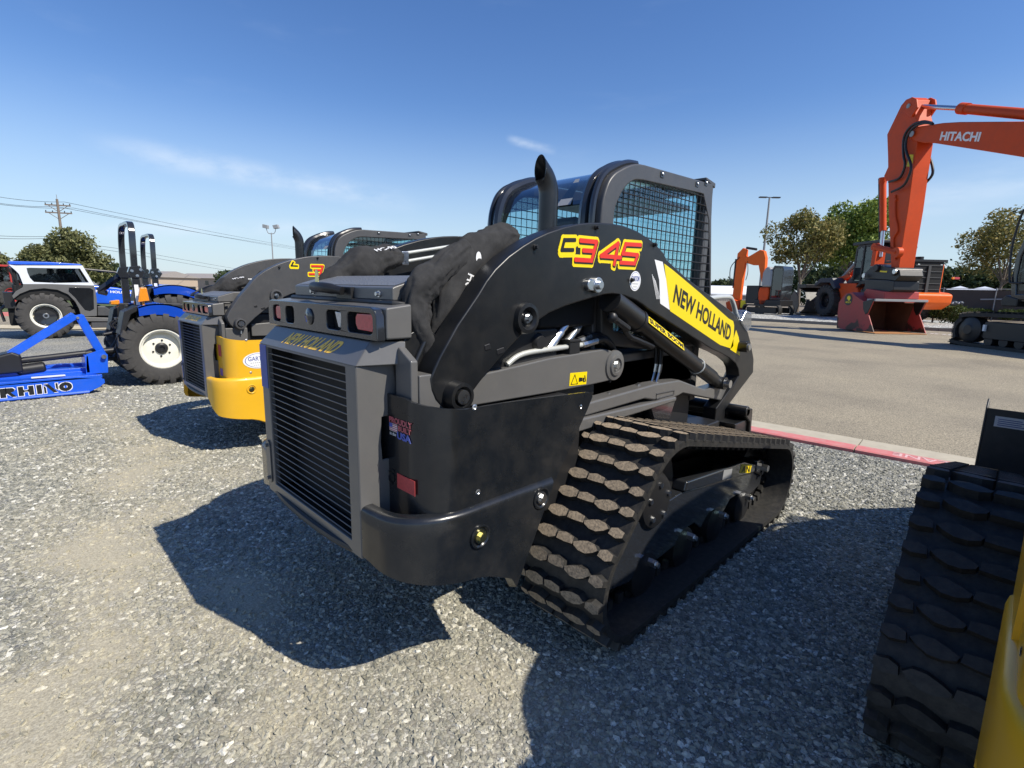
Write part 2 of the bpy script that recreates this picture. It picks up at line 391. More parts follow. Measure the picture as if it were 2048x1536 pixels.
def gravel_sheet_mat(name, sc=58, light=1.0, tan=.5):
    m = bpy.data.materials.new(name); m.use_nodes = True
    N, L = nodes_of(m); b = N['Principled BSDF']; b.inputs['Roughness'].default_value = .9
    t = N.new('ShaderNodeTexCoord')
    v = N.new('ShaderNodeTexVoronoi'); v.inputs['Scale'].default_value = sc; L.new(t.outputs['Object'], v.inputs['Vector'])
    sp = N.new('ShaderNodeSeparateColor'); L.new(v.outputs['Color'], sp.inputs[0])
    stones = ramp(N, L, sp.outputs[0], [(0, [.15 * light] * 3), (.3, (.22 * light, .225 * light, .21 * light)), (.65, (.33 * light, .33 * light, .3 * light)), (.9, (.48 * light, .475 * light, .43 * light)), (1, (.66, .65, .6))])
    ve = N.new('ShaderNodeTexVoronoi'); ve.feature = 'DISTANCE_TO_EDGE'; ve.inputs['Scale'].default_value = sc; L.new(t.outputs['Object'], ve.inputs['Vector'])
    gap = ramp(N, L, ve.outputs['Distance'], [(0, (.3, .3, .3)), (.16, (1, 1, 1))])  # crevice shade between the stones, painted in as dark cell edges
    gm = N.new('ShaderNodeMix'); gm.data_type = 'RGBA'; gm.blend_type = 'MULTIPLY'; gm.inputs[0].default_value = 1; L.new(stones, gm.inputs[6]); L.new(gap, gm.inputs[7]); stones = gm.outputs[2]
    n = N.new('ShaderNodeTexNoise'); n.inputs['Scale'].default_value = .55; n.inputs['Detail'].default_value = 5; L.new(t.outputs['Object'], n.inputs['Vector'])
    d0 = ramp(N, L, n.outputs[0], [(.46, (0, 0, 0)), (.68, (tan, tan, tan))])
    at = N.new('ShaderNodeAttribute'); at.attribute_name = 'dirt'
    mxx = N.new('ShaderNodeMath'); mxx.operation = 'MAXIMUM'; L.new(d0, mxx.inputs[0]); L.new(at.outputs['Fac'], mxx.inputs[1]); d = mxx.outputs[0]
    x = N.new('ShaderNodeMix'); x.data_type = 'RGBA'; L.new(d, x.inputs[0]); L.new(stones, x.inputs[6])
    n2 = N.new('ShaderNodeTexNoise'); n2.inputs['Scale'].default_value = 130; L.new(t.outputs['Object'], n2.inputs['Vector'])
    L.new(ramp(N, L, n2.outputs[0], [(.25, (.27, .24, .175)), (.7, (.5, .455, .335))]), x.inputs[7])
    L.new(x.outputs[2], b.inputs['Base Color'])
    bp = N.new('ShaderNodeBump'); bp.inputs['Distance'].default_value = .012; bp.invert = True
    iv = N.new('ShaderNodeMath'); iv.operation = 'MULTIPLY_ADD'; iv.inputs[1].default_value = -.8; iv.inputs[2].default_value = .85; L.new(d, iv.inputs[0]); L.new(iv.outputs[0], bp.inputs['Strength'])
    L.new(v.outputs['Distance'], bp.inputs['Height'])
    b2 = N.new('ShaderNodeBump'); b2.inputs['Strength'].default_value = .5; b2.inputs['Distance'].default_value = .004; L.new(n2.outputs[0], b2.inputs['Height']); L.new(b2.outputs[0], bp.inputs['Normal']); L.new(bp.outputs[0], b.inputs['Normal'])
    return m

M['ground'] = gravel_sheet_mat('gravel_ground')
M['bed_gravel'] = gravel_sheet_mat('pale_bed_gravel', sc=14, light=1.7, tan=.1)

def asphalt_mat():
    m = bpy.data.materials.new('worn_asphalt'); m.use_nodes = True
    N, L = nodes_of(m); b = N['Principled BSDF']; b.inputs['Roughness'].default_value = .9
    t = N.new('ShaderNodeTexCoord')
    n = N.new('ShaderNodeTexNoise'); n.inputs['Scale'].default_value = 75; n.inputs['Detail'].default_value = 4; n.inputs['Roughness'].default_value = .75; L.new(t.outputs['Object'], n.inputs['Vector'])
    a = ramp(N, L, n.outputs[0], [(.36, (.09, .078, .06)), (.5, (.26, .23, .18)), (.64, (.46, .41, .325))])
    n2 = N.new('ShaderNodeTexNoise'); n2.inputs['Scale'].default_value = .5; n2.inputs['Detail'].default_value = 6; L.new(t.outputs['Object'], n2.inputs['Vector'])
    w = ramp(N, L, n2.outputs[0], [(.25, (.76, .74, .68)), (.5, (1.03, 1.0, .9)), (.75, (1.18, 1.14, 1.0))])
    x = N.new('ShaderNodeMix'); x.data_type = 'RGBA'; x.blend_type = 'MULTIPLY'; x.inputs[0].default_value = 1
    L.new(a, x.inputs[6]); L.new(w, x.inputs[7]); L.new(x.outputs[2], b.inputs['Base Color'])
    bp = N.new('ShaderNodeBump'); bp.inputs['Strength'].default_value = .5; bp.inputs['Distance'].default_value = .006
    L.new(n.outputs[0], bp.inputs['Height']); L.new(bp.outputs[0], b.inputs['Normal'])
    return m
M['asphalt'] = asphalt_mat()
M['concrete'] = pm('kerb_concrete', (.46, .41, .31), .85, var=.2, vscale=5, bump=.3, bscale=120, dust=.3, dustc=(.25, .22, .17))
M['concrete_dark'] = pm('far_kerb_concrete', (.2, .19, .175), .85, var=.2, vscale=3, bump=.3, bscale=60)
M['kerb_red'] = pm('worn_red_kerb_paint', (.6, .17, .165), .7, var=.15, vscale=6, dust=.75, dustc=(.48, .33, .28))
M['lawn'] = pm('dry_lawn', (.075, .1, .03), .95, var=.5, vscale=2, bump=.6, bscale=30)
M['soil'] = pm('bare_soil', (.22, .18, .13), .95, var=.3, vscale=.5)

M['dec_faded'] = pm('worn_white_lettering', (.68, .5, .48), .7, var=.2, vscale=40, dust=.8, dustc=(.6, .2, .19))
def sheet(name, poly, z, mat):
    b = MB(); b.add([(x, y, z) for x, y in poly], [tuple(range(len(poly)))]); o = b.build(name, mat, smooth=0); return struct(o)
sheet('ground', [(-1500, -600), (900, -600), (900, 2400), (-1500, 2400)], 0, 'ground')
KA, KB = [(-1.946,5.891,0),(-0.425,6.003,0)]
kd = Vector((KB[0] - KA[0], KB[1] - KA[1])).normalized(); kn = Vector((-kd.y, kd.x))
def kp(s, t): return (KA[0] + kd.x * s + kn.x * t, KA[1] + kd.y * s + kn.y * t)
sheet('road', [kp(-15, .6), kp(30, .6), (60, 31.9), (-60, 31.9), (-48, 12), (-26.5, -6), (-22.4, .1), (-20.6, 2.45), (-18.5, 4.5)], .004, 'asphalt')
sheet('road', [(-33.2, -8), (-31.1, .1), (-28, 6), (-40, 20), (-26, -2), (-26, -8)][0:3] + [(-21.2, 1.6), (-22.4, .1), (-26, -8)], .005, 'asphalt')
# near kerb: red painted top, concrete gutter pan, in lengths with open joints
def kerb_piece(s0, s1):
    b = MB()
    def P(s, t, z): q = kp(s, t); return (q[0], q[1], z)
    prof = [(0, -.02), (0, .03), (.02, .04), (.2, .036), (.24, .016), (.62, .009), (.62, -.02)]
    n = len(prof); vs = [P(s0, *p) for p in prof] + [P(s1, *p) for p in prof]
    fs = [(i, (i + 1) % n, n + (i + 1) % n, n + i) for i in range(n)] + [tuple(range(n)), tuple(range(n, 2 * n))]
    b.add(vs, fs); b.m = [0 if i in (3, 4, 5, 6) else 1 for i in range(n)] + [0, 0]
    return b
kb = MB()
for i in range(-5, 9):
    q = kerb_piece(i * 1.95 - 1.05, (i + 1) * 1.95 - 1.062)
    b0 = len(kb.v); kb.v += q.v; kb.f += [tuple(b0 + k for k in f) for f in q.f]; kb.m += q.m
ko = struct(kb.build('kerb', ['concrete', 'kerb_red'], smooth=0))
lo = kp(1.62, .15)
text('painted_lettering', 'LANE', 'dec_faded', None, (lo[0], lo[1], .0405), (-kd.x * .42, -kd.y * .42, 0), (-kn.x * .11, -kn.y * .11, -.002), .001, bold=.01)
struct(bpy.data.objects['painted_lettering'])
# left road edge kerb and the red kerb across it
b = MB(); b.tube([(-26.5, -5.6, .03), (-22.4, .1, .03), (-20.6, 2.45, .03), (-18.5, 4.5, .03)], .1, 4); struct(b.build('kerb', M['concrete'], smooth=0))
b = MB(); b.prism([(0, -.02), (0, .14), (.03, .15), (.4, .15), (.4, -.02)], 0, 1, T=lambda u, v, a: (-33.2 + a * 5.2 - u * .9, -8 + a * 14 + u * .35, v)); struct(b.build('kerb', 'kerb_red', smooth=0))
sheet('lawn', [(-33.55, -8), (-31.45, .1), (-28.3, 6), (-34, 12), (-60, 12), (-60, -8)], .12, 'lawn')
# far kerb, rock bed behind it
b = MB()
for i in range(-12, 14): b.box(i * 3.0, i * 3.0 + 2.985, 31.9, 32.06, -.02, .16)
struct(b.build('kerb', 'concrete_dark', smooth=0))
b = MB(); nx, ny = 90, 14
hv = [(-45 + 80 * i / nx, 32.06 + 12 * (j / ny) ** 1.3, .13 + .09 * noise.noise((i * .45, j * .6, 0)) + (.02 if j else 0)) for j in range(ny + 1) for i in range(nx + 1)]
b.add(hv, [(j * (nx + 1) + i, j * (nx + 1) + i + 1, (j + 1) * (nx + 1) + i + 1, (j + 1) * (nx + 1) + i) for j in range(ny) for i in range(nx)])
struct(b.build('rock_bed', 'bed_gravel', smooth=60))
sheet('path', [(-80, 44), (80, 44), (80, 400), (-80, 400)], .02, 'soil')
# faint worn line on the asphalt near the excavator bucket
b = MB()
for i in range(9):
    x = -3.5 + i * .22 + rng.uniform(-.05, .05); b.add([(x, 29.4 - i * .05, .009), (x + .13, 29.38 - i * .05, .009), (x + .15, 29.6 - i * .05, .009), (x + .03, 29.65 - i * .05, .009)], [(0, 1, 2, 3)])
struct(b.build('road_marking', 'dec_white', smooth=0))

# loose crushed stone, one mass
def stone_mat():
    m = bpy.data.materials.new('crushed_stone'); m.use_nodes = True
    N, L = nodes_of(m); b = N['Principled BSDF']; b.inputs['Roughness'].default_value = .8
    oi = N.new('ShaderNodeObjectInfo'); at = N.new('ShaderNodeAttribute'); at.attribute_type = 'INSTANCER'; at.attribute_name = 'dirt'
    dm = N.new('ShaderNodeMath'); dm.operation = 'MULTIPLY'; dm.inputs[1].default_value = .75; dm.use_clamp = True; L.new(at.outputs['Fac'], dm.inputs[0])
    tn = N.new('ShaderNodeMix'); tn.data_type = 'RGBA'; tn.inputs[7].default_value = (.46, .415, .3, 1); L.new(dm.outputs[0], tn.inputs[0])
    c = ramp(N, L, oi.outputs['Random'], [(0, (.12, .123, .108)), (.22, (.19, .194, .172)), (.5, (.275, .272, .232)), (.74, (.355, .345, .288)), (.9, (.47, .455, .39)), (.97, (.64, .625, .56)), (1, (.76, .75, .7))])
    t = N.new('ShaderNodeTexCoord'); n = N.new('ShaderNodeTexNoise'); n.inputs['Scale'].default_value = 1.6; n.inputs['Detail'].default_value = 4
    L.new(t.outputs['Object'], n.inputs['Vector'])
    w = ramp(N, L, n.outputs[0], [(.3, (.78, .77, .75)), (.7, (1.15, 1.15, 1.12))])
    x = N.new('ShaderNodeMix'); x.data_type = 'RGBA'; x.blend_type = 'MULTIPLY'; x.inputs[0].default_value = 1
    L.new(c, tn.inputs[6]); L.new(tn.outputs[2], x.inputs[6]); L.new(w, x.inputs[7]); L.new(x.outputs[2], b.inputs['Base Color'])
    return m
M['stone'] = stone_mat()

DIRT = [(-2.3, -.28, .34, .34, 1.3), (-1.98, -.1, .25, .2, .8), (-4.4, .5, 1.0, .35, .75), (-3.6, .1, .7, .25, .6), (-5.2, .9, .9, .3, .5), (-2.5, .7, .5, .22, .6), (-1.8, .55, .45, .3, .5), (-1.45, 1.2, .35, .3, .55), (-8.0, .6, 1.4, .5, .45), (-2.2, 1.3, .6, .25, .4), (-3.0, .3, .9, .18, .55), (-6.3, .8, .8, .25, .5), (-4.6, 1.3, .6, .2, .5), (-2.7, .15, .5, .15, .5), (-.9, 1.25, .3, .25, .4)]
def dirt(x, y):
    v = sum(a * math.exp(-((x - cx) / sx) ** 2 - ((y - cy) / sy) ** 2) for cx, cy, sx, sy, a in DIRT)
    v *= .8 + 1.1 * noise.noise((x * 2.2, y * 2.2, 3)) + .5 * noise.noise((x * 6, y * 6, 1))
    v += .5 * max(0, noise.noise((x * .9 + 9, y * 1.3, 2)) - .05) + .3 * max(0, noise.noise((x * 3.1, y * 3.1, 8)))
    return max(0, min(1, v))
def gravel():
    cell = .14; vs = {}; V = []; D = []; S = []; F = []; T = []
    def vid(i, j):
        if (i, j) not in vs:
            x, y = i * cell, j * cell; d = math.hypot(x, y); vs[(i, j)] = len(V); V.append((x, y, .0))
            q_ = dirt(x, y); T.append(q_)
            k = 1 if d < 3 else max(.16, 1 - (d - 2.6) * .15)
            D.append(10500 * k * max(.06, 1 - .95 * q_)); S.append(1 + max(0, d - 2.6) * .06)
        return vs[(i, j)]
    R3 = CAMROT.to_3x3().transposed()
    for i in range(-94, 18):
        for j in range(-22, 54):
            x, y = (i + .5) * cell, (j + .5) * cell; p = R3 @ Vector((x, y, -1.55))
            if p.z > -.5: continue
            u, w = p.x / -p.z * 1020, p.y / -p.z * 1020
            if abs(u) > 1180 or w < -930 or math.hypot(x, y) > 12.5: continue
            q = Vector((x - KA[0], y - KA[1]))
            if q.dot(kn) > -.12: continue
            F.append((vid(i, j), vid(i + 1, j), vid(i + 1, j + 1), vid(i, j + 1)))
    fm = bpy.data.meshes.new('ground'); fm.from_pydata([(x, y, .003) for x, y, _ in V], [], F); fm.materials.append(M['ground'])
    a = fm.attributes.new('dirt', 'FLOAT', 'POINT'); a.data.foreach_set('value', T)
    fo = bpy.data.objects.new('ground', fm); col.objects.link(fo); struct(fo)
    me = bpy.data.meshes.new('gravel'); me.from_pydata(V, [], F)
    for nm, dat in (('dens', D), ('siz', S), ('dirt', T)):
        a = me.attributes.new(nm, 'FLOAT', 'POINT'); a.data.foreach_set('value', dat)
    o = bpy.data.objects.new('gravel', me); col.objects.link(o); me.materials.append(M['stone'])
    g = bpy.data.node_groups.new('gravel_scatter', 'GeometryNodeTree')
    g.interface.new_socket('Geometry', in_out='INPUT', socket_type='NodeSocketGeometry'); g.interface.new_socket('Geometry', in_out='OUTPUT', socket_type='NodeSocketGeometry')
    N, L = g.nodes, g.links
    gi = N.new('NodeGroupInput'); go = N.new('NodeGroupOutput')
    def attr(n):
        a = N.new('GeometryNodeInputNamedAttribute'); a.data_type = 'FLOAT'; a.inputs['Name'].default_value = n; return a.outputs['Attribute']
    dp = N.new('GeometryNodeDistributePointsOnFaces'); dp.distribute_method = 'RANDOM'; dp.inputs['Seed'].default_value = 3
    L.new(gi.outputs[0], dp.inputs['Mesh']); L.new(attr('dens'), dp.inputs['Density'])
    jn = N.new('GeometryNodeJoinGeometry')
    for k in range(5):
        ic = N.new('GeometryNodeMeshIcoSphere'); ic.inputs['Subdivisions'].default_value = 2; ic.inputs['Radius'].default_value = 1
        ps = N.new('GeometryNodeInputPosition'); va = N.new('ShaderNodeVectorMath'); va.operation = 'ADD'; va.inputs[1].default_value = (k * 7.3, k * 3.1, k * 1.7)
        L.new(ps.outputs[0], va.inputs[0])
        nt = N.new('ShaderNodeTexNoise'); nt.inputs['Scale'].default_value = .85; nt.inputs['Detail'].default_value = 1.5; L.new(va.outputs[0], nt.inputs['Vector'])
        sb = N.new('ShaderNodeVectorMath'); sb.operation = 'SUBTRACT'; sb.inputs[1].default_value = (.5, .5, .5); L.new(nt.outputs['Color'], sb.inputs[0])
        sl = N.new('ShaderNodeVectorMath'); sl.operation = 'SCALE'; sl.inputs['Scale'].default_value = 2.3; L.new(sb.outputs[0], sl.inputs[0])
        st = N.new('GeometryNodeSetPosition'); L.new(ic.outputs['Mesh'], st.inputs['Geometry']); L.new(sl.outputs[0], st.inputs['Offset'])
        sm = N.new('GeometryNodeSetMaterial'); sm.inputs['Material'].default_value = M['stone']; L.new(st.outputs[0], sm.inputs['Geometry'])
        g2 = N.new('GeometryNodeGeometryToInstance'); L.new(sm.outputs[0], g2.inputs[0]); L.new(g2.outputs[0], jn.inputs[0])
    ip = N.new('GeometryNodeInstanceOnPoints'); L.new(dp.outputs['Points'], ip.inputs['Points']); L.new(jn.outputs[0], ip.inputs['Instance']); ip.inputs['Pick Instance'].default_value = True
    rr = N.new('FunctionNodeRandomValue'); rr.data_type = 'FLOAT_VECTOR'; rr.inputs[0].default_value = (-.5, -.5, 0); rr.inputs[1].default_value = (.5, .5, 6.28); rr.inputs['Seed'].default_value = 4
    L.new(rr.outputs[0], ip.inputs['Rotation'])
    rs = N.new('FunctionNodeRandomValue'); rs.data_type = 'FLOAT'; rs.inputs[2].default_value = 0; rs.inputs[3].default_value = 1; rs.inputs['Seed'].default_value = 9
    pw = N.new('ShaderNodeMath'); pw.operation = 'POWER'; pw.inputs[1].default_value = 2.4; L.new(rs.outputs[1], pw.inputs[0])
    ml = N.new('ShaderNodeMath'); ml.operation = 'MULTIPLY_ADD'; ml.inputs[1].default_value = .011; ml.inputs[2].default_value = .0052; L.new(pw.outputs[0], ml.inputs[0])
    m2 = N.new('ShaderNodeMath'); m2.operation = 'MULTIPLY'; L.new(ml.outputs[0], m2.inputs[0]); L.new(attr('siz'), m2.inputs[1])
    rv = N.new('FunctionNodeRandomValue'); rv.data_type = 'FLOAT_VECTOR'; rv.inputs[0].default_value = (.9, .65, .5); rv.inputs[1].default_value = (1.3, 1.0, .9); rv.inputs['Seed'].default_value = 12
    sv = N.new('ShaderNodeVectorMath'); sv.operation = 'SCALE'; L.new(rv.outputs[0], sv.inputs[0]); L.new(m2.outputs[0], sv.inputs['Scale'])
    L.new(sv.outputs[0], ip.inputs['Scale']); L.new(ip.outputs[0], go.inputs[0])
    md = o.modifiers.new('scatter', 'NODES'); md.node_group = g
    struct(o, 'stuff')
gravel()

# ---------------------------------------------------------------- loaders
# local frame of a loader: origin on the ground under its middle, +y forward, +x its right side
def hull_loop(circles, step):
    """closed outer loop round a set of (y, z, r) circles"""
    P = []
    for (y, z, r) in circles:
        for k in range(360):
            a = math.radians(k); P.append((y + r * math.cos(a), z + r * math.sin(a)))
    P = sorted(set((round(a, 5), round(b, 5)) for a, b in P))
    def half(pts):
        h = []
        for p in pts:
            while len(h) > 1 and (h[-1][0] - h[-2][0]) * (p[1] - h[-2][1]) - (h[-1][1] - h[-2][1]) * (p[0] - h[-2][0]) <= 0: h.pop()
            h.append(p)
        return h[:-1]
    H = half(P) + half(P[::-1])
    H.append(H[0]); H = np.array(H); d = np.r_[0, np.cumsum(np.hypot(*np.diff(H, axis=0).T))]
    n = int(d[-1] / step); s = np.linspace(0, d[-1], n, endpoint=False)
    pts = np.c_[np.interp(s, d, H[:, 0]), np.interp(s, d, H[:, 1])]
    t = np.roll(pts, -1, 0) - np.roll(pts, 1, 0); t /= np.linalg.norm(t, axis=1)[:, None]
    nr = np.c_[t[:, 1], -t[:, 0]]
    return pts, t, nr

TRK = [(-.655, .297, .262), (-.32, .54, .335), (1.17, .292, .257)]
def track_meshes():
    W2 = .22
    # belt
    pts, t, nr = hull_loop(TRK, .03); n = len(pts); b = MB()
    prof = [(-W2, 0), (-W2, -.03), (W2, -.03), (W2, 0)]
    vs = [(x, pts[i][0] + nr[i][0] * h, pts[i][1] + nr[i][1] * h) for i in range(n) for x, h in prof]
    b.add(vs, [(i * 4 + k, i * 4 + (k + 1) % 4, ((i + 1) % n) * 4 + (k + 1) % 4, ((i + 1) % n) * 4 + k) for i in range(n) for k in range(4)])
    # inner guide lugs
    for i in range(0, n, 3):
        p, q, m = pts[i], t[i], nr[i]
        for sx in (-.05, .05):
            c = (sx, p[0] - m[0] * .05, p[1] - m[1] * .05); b.obox(c, (.012, 0, 0), (0, q[0] * .02, q[1] * .02), (0, m[0] * .03, m[1] * .03))
    # tread blocks
    pts, t, nr = hull_loop(TRK, .099); n = len(pts); g = MB()
    def block(i, poly, h):
        # poly: (x, along) outline, taller at i ; sides rubber, top dusty
        p, q, m = pts[i], t[i], nr[i]; k = len(poly)
        cx = sum(a for a, _ in poly) / k; cs = sum(a for _, a in poly) / k
        lo = [(x, p[0] + q[0] * s - m[0] * .004, p[1] + q[1] * s - m[1] * .004) for x, s in poly]
        up = []
        for x, s in poly:
            x2 = cx + (x - cx) * .955; s2 = cs + (s - cs) * .86
            up.append((x2, p[0] + q[0] * s2 + m[0] * h, p[1] + q[1] * s2 + m[1] * h))
        g.add(lo + up, [(j, (j + 1) % k, k + (j + 1) % k, k + j) for j in range(k)]); g.add(up, [tuple(range(k))], 1)
    for i in range(n):
        h = .034
        j = lambda k: .0025 * math.sin(i * 12.9 + k * 7.7)     # no two moulded rows wear quite alike
        block(i, [(.223, -.014), (.223, .014), (.195, .027 + j(1)), (.152, .017), (.156, -.014), (.185, -.026)], h)
        block(i, [(.15, -.004), (.132, .014), (.098, .03 + j(2)), (.06, .032), (.028, .018), (.022, .002), (.05, -.014), (.088, -.028), (.125, -.026 + j(3))], h)
        block(i, [(.019, -.016 + j(4)), (.024, .016), (-.02, .022 + j(5)), (-.066, .02), (-.07, -.014), (-.03, -.026)], h * .96)
        block(i, [(-.073, -.02), (-.07, .016), (-.1, .03 + j(6)), (-.14, .033), (-.176, .02), (-.181, -.004), (-.158, -.022), (-.115, -.03 + j(7))], h)
        block(i, [(-.185, -.012), (-.176, .022), (-.2, .028), (-.223, .014), (-.223, -.014)], h)
    return b, g
_trk = {}
def track(parent, sx, dusty=True):
    if not _trk:
        b, g = track_meshes()
        o1 = b.build('track', 'rubber', smooth=40); o2 = g.build('tread_blocks', ['rubber', 'rubber_dust'], smooth=0, fix=False)
        bm = bmesh.new(); bm.from_mesh(o2.data); bmesh.ops.remove_doubles(bm, verts=bm.verts, dist=1e-5); bmesh.ops.recalc_face_normals(bm, faces=bm.faces); bm.to_mesh(o2.data); bm.free()
        _trk['a'] = o1.data; _trk['b'] = o2.data
        a, c = o1, o2
    else:
        a = bpy.data.objects.new('track', _trk['a']); c = bpy.data.objects.new('tread_blocks', _trk['b']); col.objects.link(a); col.objects.link(c)
    a.parent = parent; a.location = (sx * .775, 0, 0); c.parent = a
    if sx < 0: a.scale = (-1, 1, 1)
    if not dusty:
        c.material_slots[1].link = 'OBJECT'; c.material_slots[1].material = M['rubber']  # plain dark tops: dust left off, shade on this machine put into the colour
    # undercarriage inside the loop
    x0, x1 = .6, .86
    f = MB()
    f.prism([(-.78, .36), (-.5, .47), (-.02, .5), (1.05, .36), (1.2, .3), (1.18, .22), (1.0, .2)] + [(1.0 - k * .31, z) for k, z in ((.5, .2), (.7, .26), (1.1, .26), (1.4, .2), (1.7, .26), (2.1, .26), (2.4, .2), (2.7, .26), (3.1, .26), (3.4, .2))] + [(-.5, .17), (-.68, .2), (-.78, .28)], sx * x0, sx * x1)
    fr = f.build('track_frame', 'gloss_black', parent, bevel=.01)
    f = MB(); f.prism([(-.02, .5), (.0, .56), (.8, .49), (1.02, .42), (1.0, .36)], sx * .63, sx * (x1 + .015)); f.prism([(1.02, .36), (1.0, .45), (1.12, .44), (1.2, .36), (1.16, .3)], sx * .7, sx * (x1 + .02))
    f.build('tensioner_cover', 'gloss_black', parent, bevel=.015)
    w = MB()
    w.lathe([(.0, .13), (.1, .13), (.13, .12), (.145, .1), (.145, .06), (.22, .05), (.3, .04), (.31, 0), (.3, -.12), (0, -.12)], (sx * .76, -.32, .54), 'x', 36, sgn=sx)
    sp = w.build('sprocket', 'plastic', parent, smooth=30)
    w = MB()
    for k in range(5):
        a = 2 * PI * k / 5 + .3; w.cyl((sx * .89, -.32 + .09 * math.cos(a), .54 + .09 * math.sin(a)), (sx * .9, -.32 + .09 * math.cos(a), .54 + .09 * math.sin(a)), .014, 8)
    w.build('hub_bolt', 'zinc', sp)
    for y, z, r in ((-.655, .297, .225), (1.17, .292, .22)):
        w = MB(); w.lathe([(0, .07), (.08, .07), (.1, .05), (r - .04, .04), (r, .03), (r, -.1), (0, -.1)], (sx * .76, y, z), 'x', 32, sgn=sx); w.build('idler', 'plastic', parent)
    for k in range(4):
        y = -.36 + k * .41; w = MB(); w.lathe([(0, .12), (.06, .12), (.115, .1), (.115, -.14), (0, -.14)], (sx * .76, y, .155), 'x', 24, sgn=sx); ro = w.build('roller', 'plastic', parent)
        w = MB(); w.cyl((sx * .86, y + .02, .225), (sx * .91, y + .02, .225), .022, 6); w.cyl((sx * .91, y + .02, .225), (sx * .925, y + .02, .225), .014, 8); w.build('axle_bolt', 'zinc', ro)
    w = MB(); w.cyl((sx * .88, 1.12, .375), (sx * .92, 1.12, .375), .025, 6); w.build('adjuster_bolt', 'zinc', parent)
    if sx > 0:
        w = MB(); w.add([(x1 + .0165, .74, .485), (x1 + .0165, .93, .44), (x1 + .0165, .91, .385), (x1 + .0165, .72, .43)], [(0, 1, 2, 3)])
        w.build('warning_decal', 'dec_yellow', fr, smooth=0)
        text('warning_mark', 'AN', 'dec_black', fr, (x1 + .017, .755, .425), (0, .14, -.033), (0, .004, .045), .001, bold=.01)
        w = MB(); w.add([(x1 + .0165, .47, .51), (x1 + .0165, .6, .49), (x1 + .0165, .59, .43), (x1 + .0165, .46, .45)], [(0, 1, 2, 3)]); w.build('rating_plate', 'excavator_grey', fr, smooth=0)

def plan_extrude(b, plan, zb, zt, mi=0):
    """vertical wall along an open plan path [(x,y)], bottom heights zb[i], top heights zt[i]"""
    n = len(plan)
    b.add([(x, y, z) for (x, y), z in zip(plan, zb)] + [(x, y, z) for (x, y), z in zip(plan, zt)], [(i, i + 1, n + i + 1, n + i) for i in range(n - 1)], mi)

def bolt(b, c, d, r=.016, mi=0):
    c = Vector(c); d = Vector(d).normalized(); b.cyl(c - d * .004, c + d * .004, r * 1.5, 14, mi); b.cyl(c, c + d * .016, r, 6, mi)

